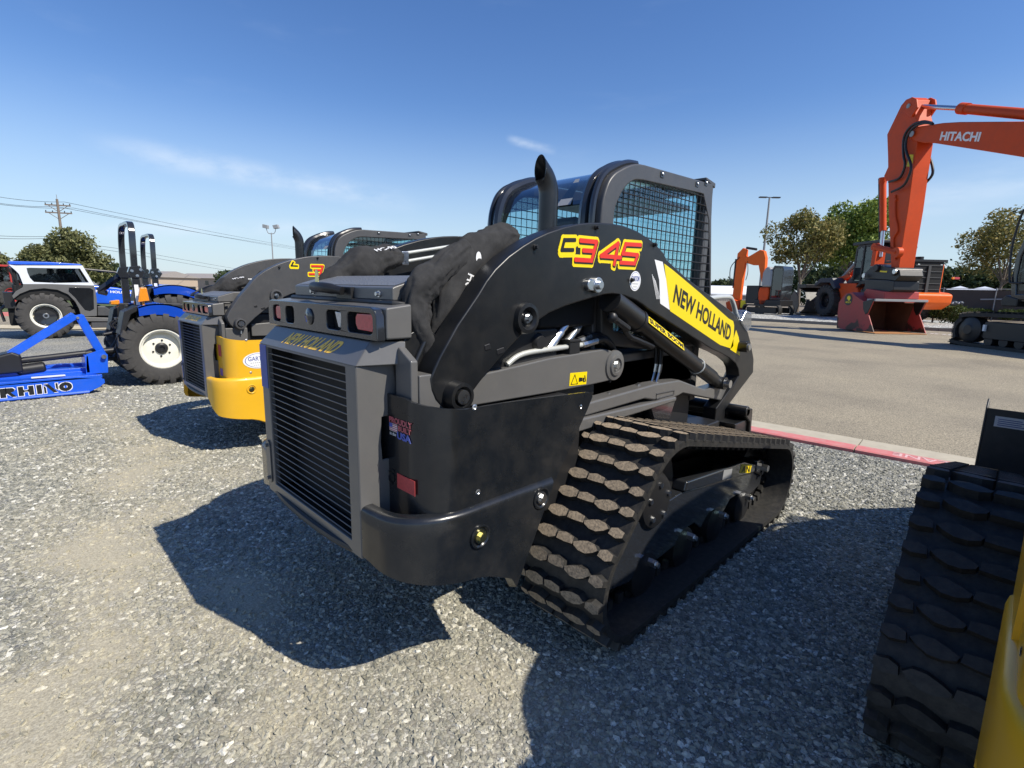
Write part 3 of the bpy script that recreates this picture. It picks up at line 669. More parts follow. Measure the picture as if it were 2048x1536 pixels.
def rear_corner(parent, sx, mat_panel, mat_bump, drop=0, bolts=True):
    """bent side panel over the wrap-round bumper, one side of the tail"""
    R_ = .13
    pl = [(.40, -1.55), (.57, -1.55)] + [(.58 + R_ * math.sin(math.radians(a)), -1.42 - R_ * math.cos(math.radians(a))) for a in range(0, 91, 10)] + [(.71, -1.4), (.71, -1.2), (.71, -.9)]
    pl = [(sx * x, y) for x, y in pl]
    # panel
    p = MB()
    def topz(y): return 1.16 if y < -1.3 else 1.16 - (y + 1.3) * .08
    zt = [1.175 - .003 * k for k in range(len(pl))]; zt[-2] = 1.135; zt[-1] = 1.12
    pl2 = list(pl); pl2[-1] = (sx * .71, -.69)
    zt[-1] = 1.095
    zb = [.62] * len(pl); zb[-1] = .7
    # side outline with the slanted front edge
    sub = pl2[:-1]; plan_extrude(p, sub, [.62] * len(sub), zt[:-1])
    p.add([(sx * .71, -1.2, .62), (sx * .71, -.97, .66), (sx * .71, -.7, 1.03), (sx * .71, -.665, 1.085), (sx * .71, -.68, 1.105), (sx * .71, -.72, 1.112), (sx * .71, -1.2, zt[-2])], [(0, 1, 2, 3, 4, 5, 6)])
    o = p.build('side_panel', mat_panel, parent, smooth=50)
    thicken(o, .012)
    # bumper
    q = MB(); R2 = .15; ox = .735
    path = [(.452, -1.668), (.5, -1.665)] + [(ox - .225 + .225 * math.sin(math.radians(a)) ** .9, -1.36 - .302 * max(0, math.cos(math.radians(a))) ** .9) for a in range(0, 91, 9)] + [(ox, -1.3), (ox, -1.1), (ox, -.93)]
    n = len(path); path = [(sx * x, y) for x, y in path]
    tz = [.775] * n
    bz = [.585, .578] + [.572 - .0075 * k for k in range(11)] + [.478, .42, .37]
    bz = [z - drop * min(1, .15 + k / 6) for k, z in enumerate(bz)]
    fwd = [0] * n; fwd[-1] = -.22; fwd[-2] = -.08
    rows = []
    tang = []
    for i in range(n):
        a = Vector(path[max(0, i - 1)]); c = Vector(path[min(n - 1, i + 1)]); d = (c - a).normalized(); nn = Vector((d.y, -d.x)) * sx; tang.append(nn)
    for dz, off in ((None, .035), (None, 0), (.35, 0), (.7, 0), (.92, 0), (.97, .006), (1.0, .022), (1.0, .045)):
        row = []
        for i in range(n):
            x, y = path[i]; z = bz[i] if dz is None else bz[i] + (tz[i] - bz[i]) * dz
            if dz is None and off: z -= .012
            k = 1 - (z - bz[i]) / max(.01, tz[i] - bz[i]); yy = y + fwd[i] * max(0, k)
            m_ = tang[i]; row.append((x - m_.x * off, yy - m_.y * off, z))
        rows.append(row)
    vs = [v for r_ in rows for v in r_]
    q.add(vs, [(j * n + i, j * n + i + 1, (j + 1) * n + i + 1, (j + 1) * n + i) for j in range(len(rows) - 1) for i in range(n - 1)])
    bo = q.build('rear_bumper', mat_bump, parent, smooth=50)
    thicken(bo, .014)
    for (y, z, mt) in ((-1.35, .66, 'zinc_yellow'), (-1.02, .715, 'zinc')) if bolts else ():
        w = MB(); w.lathe([(.046, -.004), (.046, .006), (.04, .008), (.034, .004), (.03, -.002), (0, -.002)], (sx * ox, y, z), 'x', 24, sgn=sx); w.build('bolt_recess', mat_bump, bo, smooth=40)
        w = MB(); bolt(w, (sx * (ox + .004), y, z), (sx, 0, 0), .017); w.build('bumper_bolt', mt, bo)
    w = MB()
    for (y, z) in ((-1.34, .82), (-.75, 1.05), (-1.36, 1.14)): w.lathe([(.012, .001), (.007, .003), (0, -.004)], (sx * .71, y, z), 'x', 10, sgn=sx)
    w.build('panel_rivet', 'zinc', o)
    return o, bo

ARM = [(-1.457,1.234),(-1.437,1.272),(-1.415,1.309),(-1.401,1.329),(-1.336,1.419),(-1.285,1.476),(-1.237,1.53),(-1.198,1.579),(-1.153,1.624),(-1.083,1.676),(-1.004,1.721),(-0.932,1.756),(-0.86,1.784),(-0.759,1.815),(-0.654,1.84),(-0.579,1.852),(-0.5,1.86),(-0.4,1.866),(-0.298,1.865),(-0.183,1.852),(-0.08,1.829),(0.005,1.802),(0.095,1.762),(0.133,1.729),(0.369,1.642),(0.634,1.562),(0.996,1.457),(1.104,1.421),(1.207,1.391),(1.311,1.339),(1.414,1.269),(1.498,1.175),(1.58,1.061),(1.6,0.954),(1.445,0.83),(1.283,0.695),(1.294,0.539),(1.116,0.58),(1.098,0.731),(1.263,0.887),(1.318,0.956),(1.295,1.01),(1.239,1.056),(1.121,1.105),(0.944,1.157),(0.829,1.185),(0.051,1.436),(-0.02,1.459),(-0.09,1.486),(-0.156,1.507),(-0.261,1.529),(-0.367,1.538),(-0.446,1.533),(-0.581,1.509),(-0.711,1.485),(-0.83,1.454),(-0.923,1.414),(-1.011,1.36),(-1.081,1.311),(-1.2,1.218),(-1.28,1.144),(-1.304,1.122),(-1.335,1.108),(-1.37,1.106),(-1.402,1.122),(-1.433,1.156),(-1.45,1.194)]
LINK = [(-1.209,1.198),(-1.016,1.21),(-0.693,1.236),(-0.251,1.25),(-0.18,1.234),(-0.118,1.197),(-0.099,1.15),(-0.113,1.101),(-0.169,1.074),(-0.257,1.07),(-0.38,1.068),(-0.684,1.067),(-1.013,1.072),(-1.208,1.075)]
BEAM = [(-0.404,0.999),(0.191,1.018),(0.5,1.009),(0.875,0.901),(1.116,0.904),(1.158,0.947),(1.226,0.914),(1.315,0.804),(1.234,0.766),(0.904,0.837),(0.556,0.914),(0.504,0.905),(0.303,0.897),(0.09,0.942),(-0.458,0.929),(-0.559,0.93),(-0.673,0.93),(-0.64,0.988)]

def lift_arm(parent, sx, mat, dy=0, dz=0, decals=True):
    b = MB()
    A = [(y + dy, z + dz) for y, z in ARM]
    lo = [p for p in A]
    def bend(y, z):  # the front leg cranks inward between the tracks
        k = max(0, min(1, (.95 - z) / .25)) if y > .5 else 0
        return k * .06
    n = len(A); x0, x1 = sx * .485, sx * .585
    ar = sum(A[i][0] * A[(i + 1) % n][1] - A[(i + 1) % n][0] * A[i][1] for i in range(n))
    vs = [(x0 - sx * bend(*p), *p) for p in A] + [(x1 - sx * bend(*p), *p) for p in A]
    b.add(vs, [tuple(range(n)), tuple(range(n, 2 * n))] + [(i, (i + 1) % n, n + (i + 1) % n, n + i) for i in range(n)])
    o = b.build('lift_arm', mat, parent, bevel=.008)
    w = MB()
    py, pz = -1.35 + dy, 1.163 + dz
    for (y, z, r, d) in ((py, pz, .052, .05), (-.985 + dy, 1.435 + dz, .062, .022)):
        w.lathe([(r * 1.05, -.002), (r * 1.02, d * .5), (r, d), (r * .75, d + .002), (r * .6, d - .012), (r * .6, -.01), (0, -.01)], (sx * .585, y, z), 'x', 28, sgn=sx)
    w.build('pivot_boss', mat, o, smooth=30)
    w = MB()
    w.cyl((sx * .59, py, pz), (sx * .64, py, pz), .027, 20); w.cyl((sx * .575, -.985 + dy, 1.435 + dz), (sx * .6, -.985 + dy, 1.435 + dz), .02, 12); bolt(w, (sx * .6, -.985 + dy, 1.438 + dz), (sx, 0, 0), .013)
    w.cyl((sx * .6, py + .005, pz - .07), (sx * .6, py + .005, pz - .1), .007, 8)
    w.build('pivot_pin', 'zinc', o)
    w = MB()   # hole rims and small plugs along the plate
    for (y, z, l) in ((-1.19 + dy, 1.33 + dz, .014), (-1.12 + dy, 1.31 + dz, .02)):
        w.obox((sx * .586, y, z), (.003, 0, 0), (0, l, l * .2), (0, -.003, .011))
    w.build('slot_plug', 'plastic', o, bevel=.003)
    w = MB()
    for p in [(0.585,-0.937,1.72),(0.585,-0.532,1.835),(0.585,-0.015,1.796),(0.585,-0.215,1.609)]: bolt(w, (sx * .587, p[1] + dy, p[2] + dz), (sx, 0, 0), .008)
    w.build('plate_bolt', 'plastic', o)
    if decals and sx > 0:
        w = MB(); c = [(0.585,-0.514,1.578),(0.585,-0.575,1.577)]
        for p, r in ((c[0], .036), (c[1], .024)): w.cyl((.58, p[1], p[2]), (.605, p[1], p[2]), r, 20)
        w.obox((.592, (c[0][1] + c[1][1]) / 2, (c[0][2] + c[1][2]) / 2), (.008, 0, 0), (0, .04, .0), (0, 0, .026)); w.cyl((.6, c[0][1], c[0][2]), (.62, c[0][1], c[0][2]), .02, 14)
        w.build('lock_pin', 'zinc', o, bevel=.003)
    return o

def glyph_decal(parent, strokes, w, x, dy=0, dz=0):
    """model number: yellow backing, black drop, red or black face; strokes in the arm's own (y,z)"""
    Y = MB(); K = MB(); Rd = MB(); cnt = [0]
    def bars(mb, p, ww, e, x0, x1):
        # one bar per segment, each a hair above the last so no two faces share a plane
        for a, c in zip(p[:-1], p[1:]):
            a, c = Vector(a), Vector(c); d = (c - a).normalized(); n = Vector((-d.y, d.x)) * ww / 2; a = a - d * e; c = c + d * e
            k = min(.3, ww * .3 / max(1e-4, (c - a).length)); cnt[0] += 1; dx = cnt[0] * .000012
            q = [a - n * .62, a - n + d * ww * .19, c - n - d * ww * .19, c - n * .62, c + n * .62, c + n - d * ww * .19, a + n + d * ww * .19, a + n * .62]
            mb.prism([tuple(v) for v in q], x0, x1 + dx)
    for (pts, kind) in strokes:
        p = [(a + dy, c + dz) for a, c in pts]
        bars(Y, p, w * 1.9, w * .85, x, x + .001); bars(Y, [(a - .001, c - .011) for a, c in p], w * 1.75, w * .8, x, x + .0006)
    for (pts, kind) in strokes:
        p = [(a + dy, c + dz) for a, c in pts]
        if kind == 'red':
            bars(K, [(a + .003, c - .0045) for a, c in p], w * 1.05, w * .5, x + .0008, x + .0024); bars(Rd, p, w * .84, w * .4, x + .002, x + .0036)
        else: bars(K, p, w * .72, w * .33, x + .0008, x + .0024)
    a = Y.build('model_decal', 'dec_yellow', parent, smooth=0); K.build('decal_shadow', 'dec_black', a, smooth=0); Rd.build('decal_digits', 'dec_red', a, smooth=0)
def ext(p, e):
    a = Vector(p[0]); b = Vector(p[1]); c = Vector(p[-2]); d = Vector(p[-1])
    return [tuple(a + (a - b).normalized() * e)] + list(p[1:-1]) + [tuple(d + (d - c).normalized() * e)]

G_C = [(-0.684,1.768),(-0.756,1.762),(-0.77,1.72),(-0.695,1.725)]
G_3 = [(-0.645,1.769),(-0.527,1.772),(-0.542,1.73),(-0.621,1.728)], [(-0.542,1.73),(-0.558,1.687),(-0.675,1.685)]
G_4 = [(-0.377,1.68),(-0.353,1.778),(-0.486,1.712),(-0.325,1.714)],
G_5 = [(-0.152,1.786),(-0.288,1.78),(-0.31,1.734),(-0.174,1.735),(-0.197,1.692),(-0.322,1.69)],

def hose_sleeve(parent, pts, radii, label=None, squash=1):
    P = smooth_path(pts, 22); n = len(P); b = MB()
    rr = np.interp(np.linspace(0, len(pts) - 1, n), range(len(pts)), radii)
    NS = 40; b.tube(P, list(rr), NS); out = []; sd = pts[0][1] * 3.7
    for i in range(n):
        u = i / n * len(pts)
        for j in range(NS):
            q = Vector(b.v[i * NS + j]); a_ = 2 * PI * j / NS; dv = q - P[i]; r_ = dv.length or 1e-6; c, s_ = math.cos(a_), math.sin(a_)
            big = noise.noise((c * .9 + sd, s_ * .9, u * .8)) * .4                                   # slack and sag
            fold = (.28 - abs(noise.noise((c * 1.9, s_ * 1.9 + sd, u * .9 + c * .8)))) * .42          # long soft folds
            fine = (.22 - abs(noise.noise((c * 3.4 + u * .6, s_ * 3.4 + sd, u * 2.6)))) * .1
            q = P[i] + dv * (1 + big + fold + fine); q.x = P[i].x + (q.x - P[i].x) * squash; out.append(tuple(q))
    b.v = out
    o = b.build('hose_sleeve', 'fabric', parent, smooth=180)
    if label: o['label'] = label
    return o

def wire_grid(b, poly, x, sp_y, sp_z, r=.0045):
    """square welded guard wires clipped to a (y,z) outline, in the plane x"""
    def clip(fixed, along):
        cr = []
        n = len(poly)
        for i in range(n):
            p, q = poly[i], poly[(i + 1) % n]
            a, c = (p[0], p[1]) if along else (p[1], p[0]); d, e = (q[0], q[1]) if along else (q[1], q[0])
            if (a - fixed) * (d - fixed) < 0: cr.append(c + (e - c) * (fixed - a) / (d - a))
        return sorted(cr)
    ys = [p[0] for p in poly]; zs = [p[1] for p in poly]
    y = min(ys) + sp_y * .6
    while y < max(ys):
        c = clip(y, True)
        for k in range(0, len(c) - 1, 2): b.tube([(x, y, c[k]), (x, y, c[k + 1])], r, 4, caps=False)
        y += sp_y
    z = min(zs) + sp_z * .6
    while z < max(zs):
        c = clip(z, False)
        for k in range(0, len(c) - 1, 2): b.tube([(x + .006, c[k], z), (x + .006, c[k + 1], z)], r, 4, caps=False)
        z += sp_z

CABO = [(-0.289,1.807),(-0.287,1.929),(-0.274,2.013),(-0.238,2.095),(-0.189,2.144),(-0.129,2.176),(-0.066,2.204),(0.014,2.228),(0.089,2.236),(0.761,2.257),(0.943,2.263),(0.968,2.037),(1.065,1.54),(1.124,1.184),(0.281,1.204),(-0.218,1.265)]
CABI = [(-0.17,1.816),(-0.172,1.93),(-0.167,1.968),(-0.148,2.01),(-0.116,2.057),(-0.082,2.092),(-0.046,2.117),(0.005,2.14),(0.084,2.152),(0.762,2.181),(0.812,2.182),(0.923,2.033),(1.041,1.54),(1.069,1.252),(0.271,1.278),(-0.117,1.342)]

def round_arch(P, k=4):
    # finer points along the rear curve of a cab outline, the rest as it is
    a = [tuple(q.yz) for q in smooth_path([(0, *p) for p in P[0:9]], k)]
    return a + list(P[9:])
def make_cab(parent):
    cab = MB()
    for sx in (1, -1):
        cab.ring(round_arch(CABO), round_arch(CABI), sx * .375, sx * .435, mi=0)
    yr = CABO[0][0]; yf = CABO[11][0]
    # cross members: roof edges, rear lower wall, front posts
    zt = CABO[8][1]
    cab.box(-.37, .37, yf - .06, yf - .01, CABO[10][1] - .06, CABO[10][1] - .002)
    cab.box(-.42, .42, yr + .02, yf - .03, .95, 1.2)
    cab.box(-.42, .42, yr - .002, yr + .03, 1.2, 1.6)
    for sx in (1, -1): cab.box(sx * .36, sx * .43, yf - .09, yf - .004, .8, CABO[10][1] - .012)
    o = cab.build('cab', 'grey_dark', parent, bevel=.012)
    # inner bead along the rear arch of each side frame
    w = MB()
    for sx in (1, -1):
        arch = [(sx * .385, y - .012, z + .008) for y, z in round_arch(CABO)[0:33]]
        w.tube(arch, .018, 8)
        arch = [(sx * .33, y - .006, z + .0) for y, z in round_arch(CABO)[0:33]]; w.tube(arch, .03, 8)
    w.build('arch_moulding', 'gloss_black', o, smooth=40)
    # rear window: upright lower pane, dark curved upper pane
    arch = [(y + .012, z - .01) for y, z in CABO[0:9]]
    def pane(seg, name, mat):
        k = len(seg); g = MB(); g.add([(-.32, y, z) for y, z in seg] + [(.32, y, z) for y, z in seg], [(i, i + 1, k + i + 1, k + i) for i in range(k - 1)]); return g.build(name, mat, o, smooth=60)
    dense = []
    for (a, c) in zip(arch[:-1], arch[1:]): dense += [(a[0] + (c[0] - a[0]) * t, a[1] + (c[1] - a[1]) * t) for t in (0, .5)]
    dense.append(arch[-1])
    k = 4
    pane([(arch[0][0], 1.55)] + dense[:k + 1], 'rear_window', 'cab_glass')
    pane(dense[k:] + [(CABO[9][0] - .05, CABO[9][1] - .012)], 'roof_window', 'roof_glass')
    w = MB(); w.add([(.12, dense[k][0] - .012, dense[k][1] + .0), (.22, dense[k][0] - .012, dense[k][1] + .0), (.185, dense[k + 5][0] - .012, dense[k + 5][1] + .006), (.155, dense[k + 5][0] - .012, dense[k + 5][1] + .006)], [(0, 1, 2, 3)]); w.build('glass_hinge', 'excavator_grey', o, smooth=0)
    # side windows and guards
    for sx in (1, -1):
        g = MB(); g.prism(CABI, sx * .388, sx * .391); g.build('side_window', 'cab_glass', o, smooth=0)
        g = MB(); wire_grid(g, CABI, sx * .428, .052, .052, .0032); g.build('window_guard', 'mesh_wire', o, smooth=0)
        w = MB()
        for p in [(0.276,2.215),(0.711,2.228),(0.833,2.253)]: w.box(sx * .434, sx * .44, p[0] - .018, p[0] + .018, p[1] - .018, p[1] + .014)
        w.build('guard_bracket', 'gloss_black', o, bevel=.003)
        w = MB()
        for p in [(0.276,2.215),(0.711,2.228),(0.833,2.253)]: w.ball((sx * .443, p[0], p[1]), (.005, .009, .009), 10)
        w.build('guard_bolt', 'zinc', o)
    # front pane and visor at the roof front
    g = MB(); g.box(-.36, .36, yf - .035, yf - .031, 1.0, CABO[10][1] - .03); g.build('front_window', 'cab_glass', o, smooth=0)
    w = MB(); w.prism([(yf - .12, CABO[10][1] + .03), (yf + .02, CABO[10][1] + .012), (yf + .02, CABO[10][1] - .02), (yf - .12, CABO[10][1] + .012)], -.43, .43); w.build('front_visor', 'grey_dark', o, bevel=.006)
    # seat, joysticks, headliner
    w = MB(); w.box(-.24, .24, .05, .55, 1.15, 1.3); w.prism([(-.02, 1.28), (.1, 1.28), (.02, 1.78), (-.1, 1.78), (-.13, 1.7)], -.23, .23); w.prism([(-.1, 1.8), (-.03, 1.8), (-.05, 1.98), (-.12, 1.96)], -.13, .13)
    w.build('seat', 'plastic', o, bevel=.03)
    w = MB()
    for sx in (1, -1): w.box(sx * .25, sx * .33, .2, .75, 1.28, 1.4); w.tube([(sx * .29, .66, 1.4), (sx * .29, .68, 1.52), (sx * .28, .7, 1.6)], [.015, .018, .026], 8)
    w.build('joystick_console', 'plastic', o, bevel=.01)
    w = MB(); w.box(-.33, .33, .2, .85, 2.09, 2.12); w.build('headliner', 'plastic', o)
    return o

def make_tail(parent, mat_post='grey', logo=True, tape=True):
    """rear door with grille, sloping nose, lamp bar and hood lid"""
    # door frame
    b = MB(); hw = .45
    b.ring([(-hw, .57), (hw, .57), (hw, 1.281), (-hw, 1.281)], [(-.365, .62), (.375, .62), (.375, 1.272), (-.365, 1.272)], -1.67, -1.645, axis='y')
    for sx in (1, -1):
        if sx > 0:   # side skin with the hand cut-out
            b.ring([(-1.668, .57), (-1.5, .6), (-1.5, .9), (-1.5, 1.281), (-1.668, 1.281), (-1.668, .95)], [(-1.575, .93), (-1.53, .93), (-1.52, 1.0), (-1.53, 1.09), (-1.575, 1.09), (-1.58, 1.0)], .44, .452)
        else: b.prism([(-1.668, .57), (-1.5, .6), (-1.5, 1.281), (-1.668, 1.281)], -.452, -.44)
    # nose: sloping plate with mitred ends
    lo = [(-.455, -1.672, 1.281), (.455, -1.672, 1.281)]; hi = [(-.43, -1.6, 1.362), (.43, -1.6, 1.362)]
    bk = [(.5, -1.5, 1.362), (.5, -1.5, 1.281), (-.5, -1.5, 1.362), (-.5, -1.5, 1.281)]
    b.add(lo + hi + bk, [(0, 1, 3, 2), (1, 5, 4, 3), (0, 2, 6, 7), (2, 3, 4, 6), (0, 7, 5, 1), (4, 5, 7, 6)])
    door = b.build('rear_door', 'grey', parent, bevel=.006)
    g = MB(); n = 23
    for i in range(n):
        z = .632 + (1.272 - .632) * i / (n - 1)
        # thin drooping bars
        g.tube([(-.366 + .742 * k / 10, -1.662, z) for k in range(11)], .0022, 5, caps=False)
    g.build('grille', 'grey', door, smooth=60)
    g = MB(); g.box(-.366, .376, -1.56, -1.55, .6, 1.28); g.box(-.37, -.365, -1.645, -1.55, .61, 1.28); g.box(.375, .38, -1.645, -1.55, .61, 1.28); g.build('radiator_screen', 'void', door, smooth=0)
    if tape:
        g = MB(); g.box(-.448, -.37, -1.6725, -1.671, 1.08, 1.278); g.build('blue_tape', 'dec_blue', door, smooth=0)
    g = MB()
    for z in (.64, .8): bolt(g, (-.42, -1.671, z), (0, -1, 0), .009)
    g.prism(arc(-.42, .8, .025, 0, 180, 10) + arc(-.42, .64, .025, 180, 360, 10), -1.672, -1.676, axis='y')
    g.build('hinge_plate', 'grey', door)
    if logo:
        text('lettering', 'NEW HOLLAND', 'dec_orange', door, (-.235, -1.6546, 1.3015), (.475, 0, 0), (.045, .041, .046), .0004, bold=.035, shear=.0)
    # lower lip bar
    b = MB(); b.tube(smooth_path([(-.5, -1.63, .585), (-.3, -1.665, .575), (0, -1.675, .57), (.3, -1.665, .575), (.5, -1.63, .585)], 6), .016, 8); b.box(-.45, .45, -1.62, -1.3, .56, .59); b.build('lower_lip', 'plastic', parent)
    # lamp bar
    b = MB(); Z0, Z1 = 1.366, 1.48
    holes = [(-.43, -.345), (-.285, -.195), (.115, .235), (.285, .462)]
    def rr(x0, x1, z0, z1, r):
        return [p for cx, cz, a0 in ((x1 - r, z1 - r, 0), (x0 + r, z1 - r, 90), (x0 + r, z0 + r, 180), (x1 - r, z0 + r, 270)) for p in arc(cx, cz, r, a0, a0 + 90, 5)]
    outer = [(-.488, Z0), (.492, Z0), (.488, Z1 - .03), (.475, Z1 - .008), (.45, Z1), (-.45, Z1), (-.475, Z1 - .008), (-.486, Z1 - .03)]
    b.holed(outer, [rr(h[0], h[1], Z0 + .02, Z1 - .022, .02) for h in holes], -1.608, -1.575)
    y0 = -1.608
    bar = b.build('lamp_bar', 'gloss_black', parent, bevel=.004)
    c = MB(); c.prism([(-1.573, Z0 + .004), (-1.573, Z1 - .001), (-1.47, Z1 + .012), (-1.47, Z0 + .004)], -.492, .497); c.build('lamp_housing', 'grey', bar, bevel=.008)
    c = MB(); c.box(-.46, .47, -1.5755, -1.573, Z0 + .01, Z1 - .01); c.build('pocket_back', 'void', bar, smooth=0)
    for k, h in enumerate(holes):
        w = MB()
        if k in (0, 3):
            q = (h[0] + .008, h[1] - .006) if k == 0 else (h[0] + .045, h[1] - .006)
            w.prism([(q[0] + .015, Z0 + .03), (q[1] - .01, Z0 + .028), (q[1], Z0 + .04), (q[1], Z1 - .034), (q[1] - .012, Z1 - .024), (q[0] + .012, Z1 - .026), (q[0], Z1 - .04), (q[0], Z0 + .05)], -1.6, -1.585, axis='y'); w.build('tail_lamp', 'red_lens', bar, bevel=.004)
        elif k == 2:
            w.prism([(h[0] + .06, Z1 - .026), (h[1] - .006, Z1 - .028), (h[1] - .02, Z0 + .028), (h[0] + .085, Z0 + .03)], -1.602, -1.585, axis='y'); w.build('reversing_lamp', 'clear_lens', bar, bevel=.003)
    w = MB(); w.lathe([(0, .008), (.026, .008), (.034, .003), (.034, -.01)], (-.035, y0 - .001, (Z0 + Z1) / 2), 'y', 28, sgn=-1); w.ball((-.035, y0 - .008, (Z0 + Z1) / 2), (.02, .004, .02), 16); w.build('round_badge', 'gloss_black', bar, smooth=40)
    # lid
    b = MB()
    b.prism([(-1.5, 1.5), (-1.5, 1.547), (-1.49, 1.551), (-1.35, 1.594), (-1.35, 1.5)], -.435, .42); b.prism([(-1.349, 1.5), (-1.349, 1.592), (-1.0, 1.592), (-1.0, 1.5)], -.43, .36); b.box(-.46, .40, -1.44, -.72, 1.38, 1.497)
    lid = b.build('hood_lid', 'grey', parent, bevel=.006)
    b = MB(); b.add([(-.425, -1.485, 1.5545), (.41, -1.485, 1.5545), (.41, -1.355, 1.5945), (-.425, -1.355, 1.5945)], [(0, 1, 2, 3)]); b.build('grip_mat', 'grip', lid, smooth=0)
    b = MB(); b.tube([(-.45, -1.505, 1.492), (.44, -1.505, 1.492), (.45, -1.48, 1.488), (.44, -1.4, 1.488)], .011, 8); b.build('rubber_seal', 'plastic', lid, smooth=40)
    b = MB(); b.tube(smooth_path([(-.17, -1.53, 1.546), (-.08, -1.56, 1.543), (.02, -1.565, 1.541), (.1, -1.53, 1.53)], 5), [.016] * 4 + [.021] * 9 + [.017] * 3, 10); b.box(.02, .14, -1.515, -1.498, 1.5, 1.545); b.build('handle', 'plastic', lid, smooth=40, bevel=0)
    b = MB()
    for x in (-.23, .33): bolt(b, (x, -1.5, 1.523), (0, -1, 0), .008)
    b.build('lid_bolt', 'zinc', lid)
    b = MB(); b.prism([(-.3, 1.547), (-.27, 1.547), (-.27, 1.61), (-.285, 1.622), (-.3, 1.61)], -1.46, -1.456, axis='y'); b.build('latch_tab', 'zinc_yellow', lid)
    # bent posts beside the door
    for sx in (1, -1):
        b = MB(); b.prism([(.475, 1.08), (.475, 1.3), (.495, 1.345), (.575, 1.3), (.575, 1.08)] if sx > 0 else [(-.575, 1.08), (-.575, 1.3), (-.495, 1.345), (-.475, 1.3), (-.475, 1.08)], -1.53, -1.5, axis='y'); b.box(sx * .46, sx * .58, -1.5, -1.3, 1.05, 1.25)
        b.build('tail_post', mat_post, parent, bevel=.006)
    return door

def grip_mat():
    m = pm('grip_mat', (.15, .155, .165), .38, var=.1)
    N, L = nodes_of(m); t = N.new('ShaderNodeTexCoord'); v = N.new('ShaderNodeTexVoronoi'); v.inputs['Scale'].default_value = 120; L.new(t.outputs['Object'], v.inputs['Vector'])
    bp = N.new('ShaderNodeBump'); bp.inputs['Strength'].default_value = .8; bp.inputs['Distance'].default_value = .004; L.new(v.outputs['Distance'], bp.inputs['Height']); L.new(bp.outputs[0], N['Principled BSDF'].inputs['Normal'])
    return m
M['grip'] = grip_mat()

def oval_sticker(parent, c, ex, ey, nrm, txt='GARTON', name='dealer_sticker'):
    """white oval with blue rim and name; c centre, ex/ey half axes, nrm outward"""
    c, ex, ey, nrm = (Vector(k) for k in (c, ex, ey, nrm)); n = 36
    def disc(b, s, h, mi=0): b.add([c + ex * math.cos(2 * PI * k / n) * s + ey * math.sin(2 * PI * k / n) * s + nrm * h for k in range(n)], [tuple(range(n))], mi)
    b = MB(); disc(b, 1, .001); disc(b, .88, .0014, 1); disc(b, .84, .0018)
    o = b.build(name, ['dec_white', 'dec_blue'], parent, smooth=0, fix=False)
    p = c - ex * .68 - ey * .02 + nrm * .002
    text('lettering', txt, 'dec_blue', o, p, ex * 1.36, ey * .52, .0008, bold=.005)
    b = MB()
    for k in range(9):
        q = c + ex * (-.5 + k * .125) - ey * (.28 + .0 * k) + nrm * .0022; b.obox(q, ex * .04, ey * .035, nrm * .0003)
    for k in range(6):
        q = c + ex * (-.3 + k * .12) - ey * .58 + nrm * .0022; b.obox(q, ex * .035, ey * .03, nrm * .0003)
    b.build('small_print', 'excavator_grey', o, smooth=0)

def lift_cylinder(parent, sx, mat, txt=False):
    p0 = Vector((sx * .535, -.30, 1.5)); p1 = Vector((sx * .535, 1.09, .925)); d = (p1 - p0).normalized()
    b = MB()
    b.cyl(p0 + d * -.02, p0 + d * .26, .062, 28); b.cyl(p0 + d * .2601, p0 + d * 1.36, .05, 28); b.cyl(p0 + d * .25, p0 + d * .275, .066, 28)
    b.cyl(p1 - d * .16 , p1 - d * .03, .042, 20)
    b.cyl(p1 - Vector((.05, 0, 0)), p1 + Vector((.05, 0, 0)), .045, 20)
    o = b.build('lift_cylinder', mat, parent, smooth=30)
    up = Vector((0, -d.z, d.y)); up = up if up.z > 0 else -up
    b = MB(); b.cyl(p0 + d * .0 - up * .085 + Vector((sx * .03, 0, 0)), p0 + d * .16 - up * .085 + Vector((sx * .03, 0, 0)), .018, 10); b.ball(p0 - up * .085 + Vector((sx * .03, 0, 0)), .028, 10)
    b.tube(smooth_path([p0 + d * .16 - up * .08, p0 + d * .24 - up * .1, p0 + d * .34 - up * .09, p0 + d * .5 - up * .07], 5), .014, 8); b.build('cylinder_hose', 'plastic', o)
    b = MB(); b.cyl(p1 + Vector((sx * .04, 0, 0)), p1 + Vector((sx * .085, 0, 0)), .028, 18); b.lathe([(.055, -.01), (.055, .01)], tuple(p0 + d * 1.18), 'x', 3); b.build('cylinder_pin', 'zinc', o)
    b = MB(); b.tube([p0 + d * 1.1 + (up * math.cos(a) + Vector((math.sin(a), 0, 0))) * .053 for a in [k * PI / 8 for k in range(16)]], .005, 6, closed=True); b.build('cylinder_band', 'steel_white', o)
    if txt:
        # decal wraps on the outer upper quarter of the barrel
        nrm = (Vector((1, 0, 0)) * .9 + up * .44).normalized(); ey = d.cross(nrm) * -1
        if ey.z < 0: ey = -ey
        c = p0 + d * .30 + nrm * .0515
        b = MB(); b.obox(c + d * .235 + ey * .0, d * .235, ey * .0235, nrm * .001); k = b.build('arm_decal', 'dec_yellow', o, bevel=.004)
        text('lettering', 'SUPER BOOM', 'dec_black', o, c + d * .012 - ey * .016 + nrm * .0012, d * .446, ey * .032, .001, bold=.03)
    return o

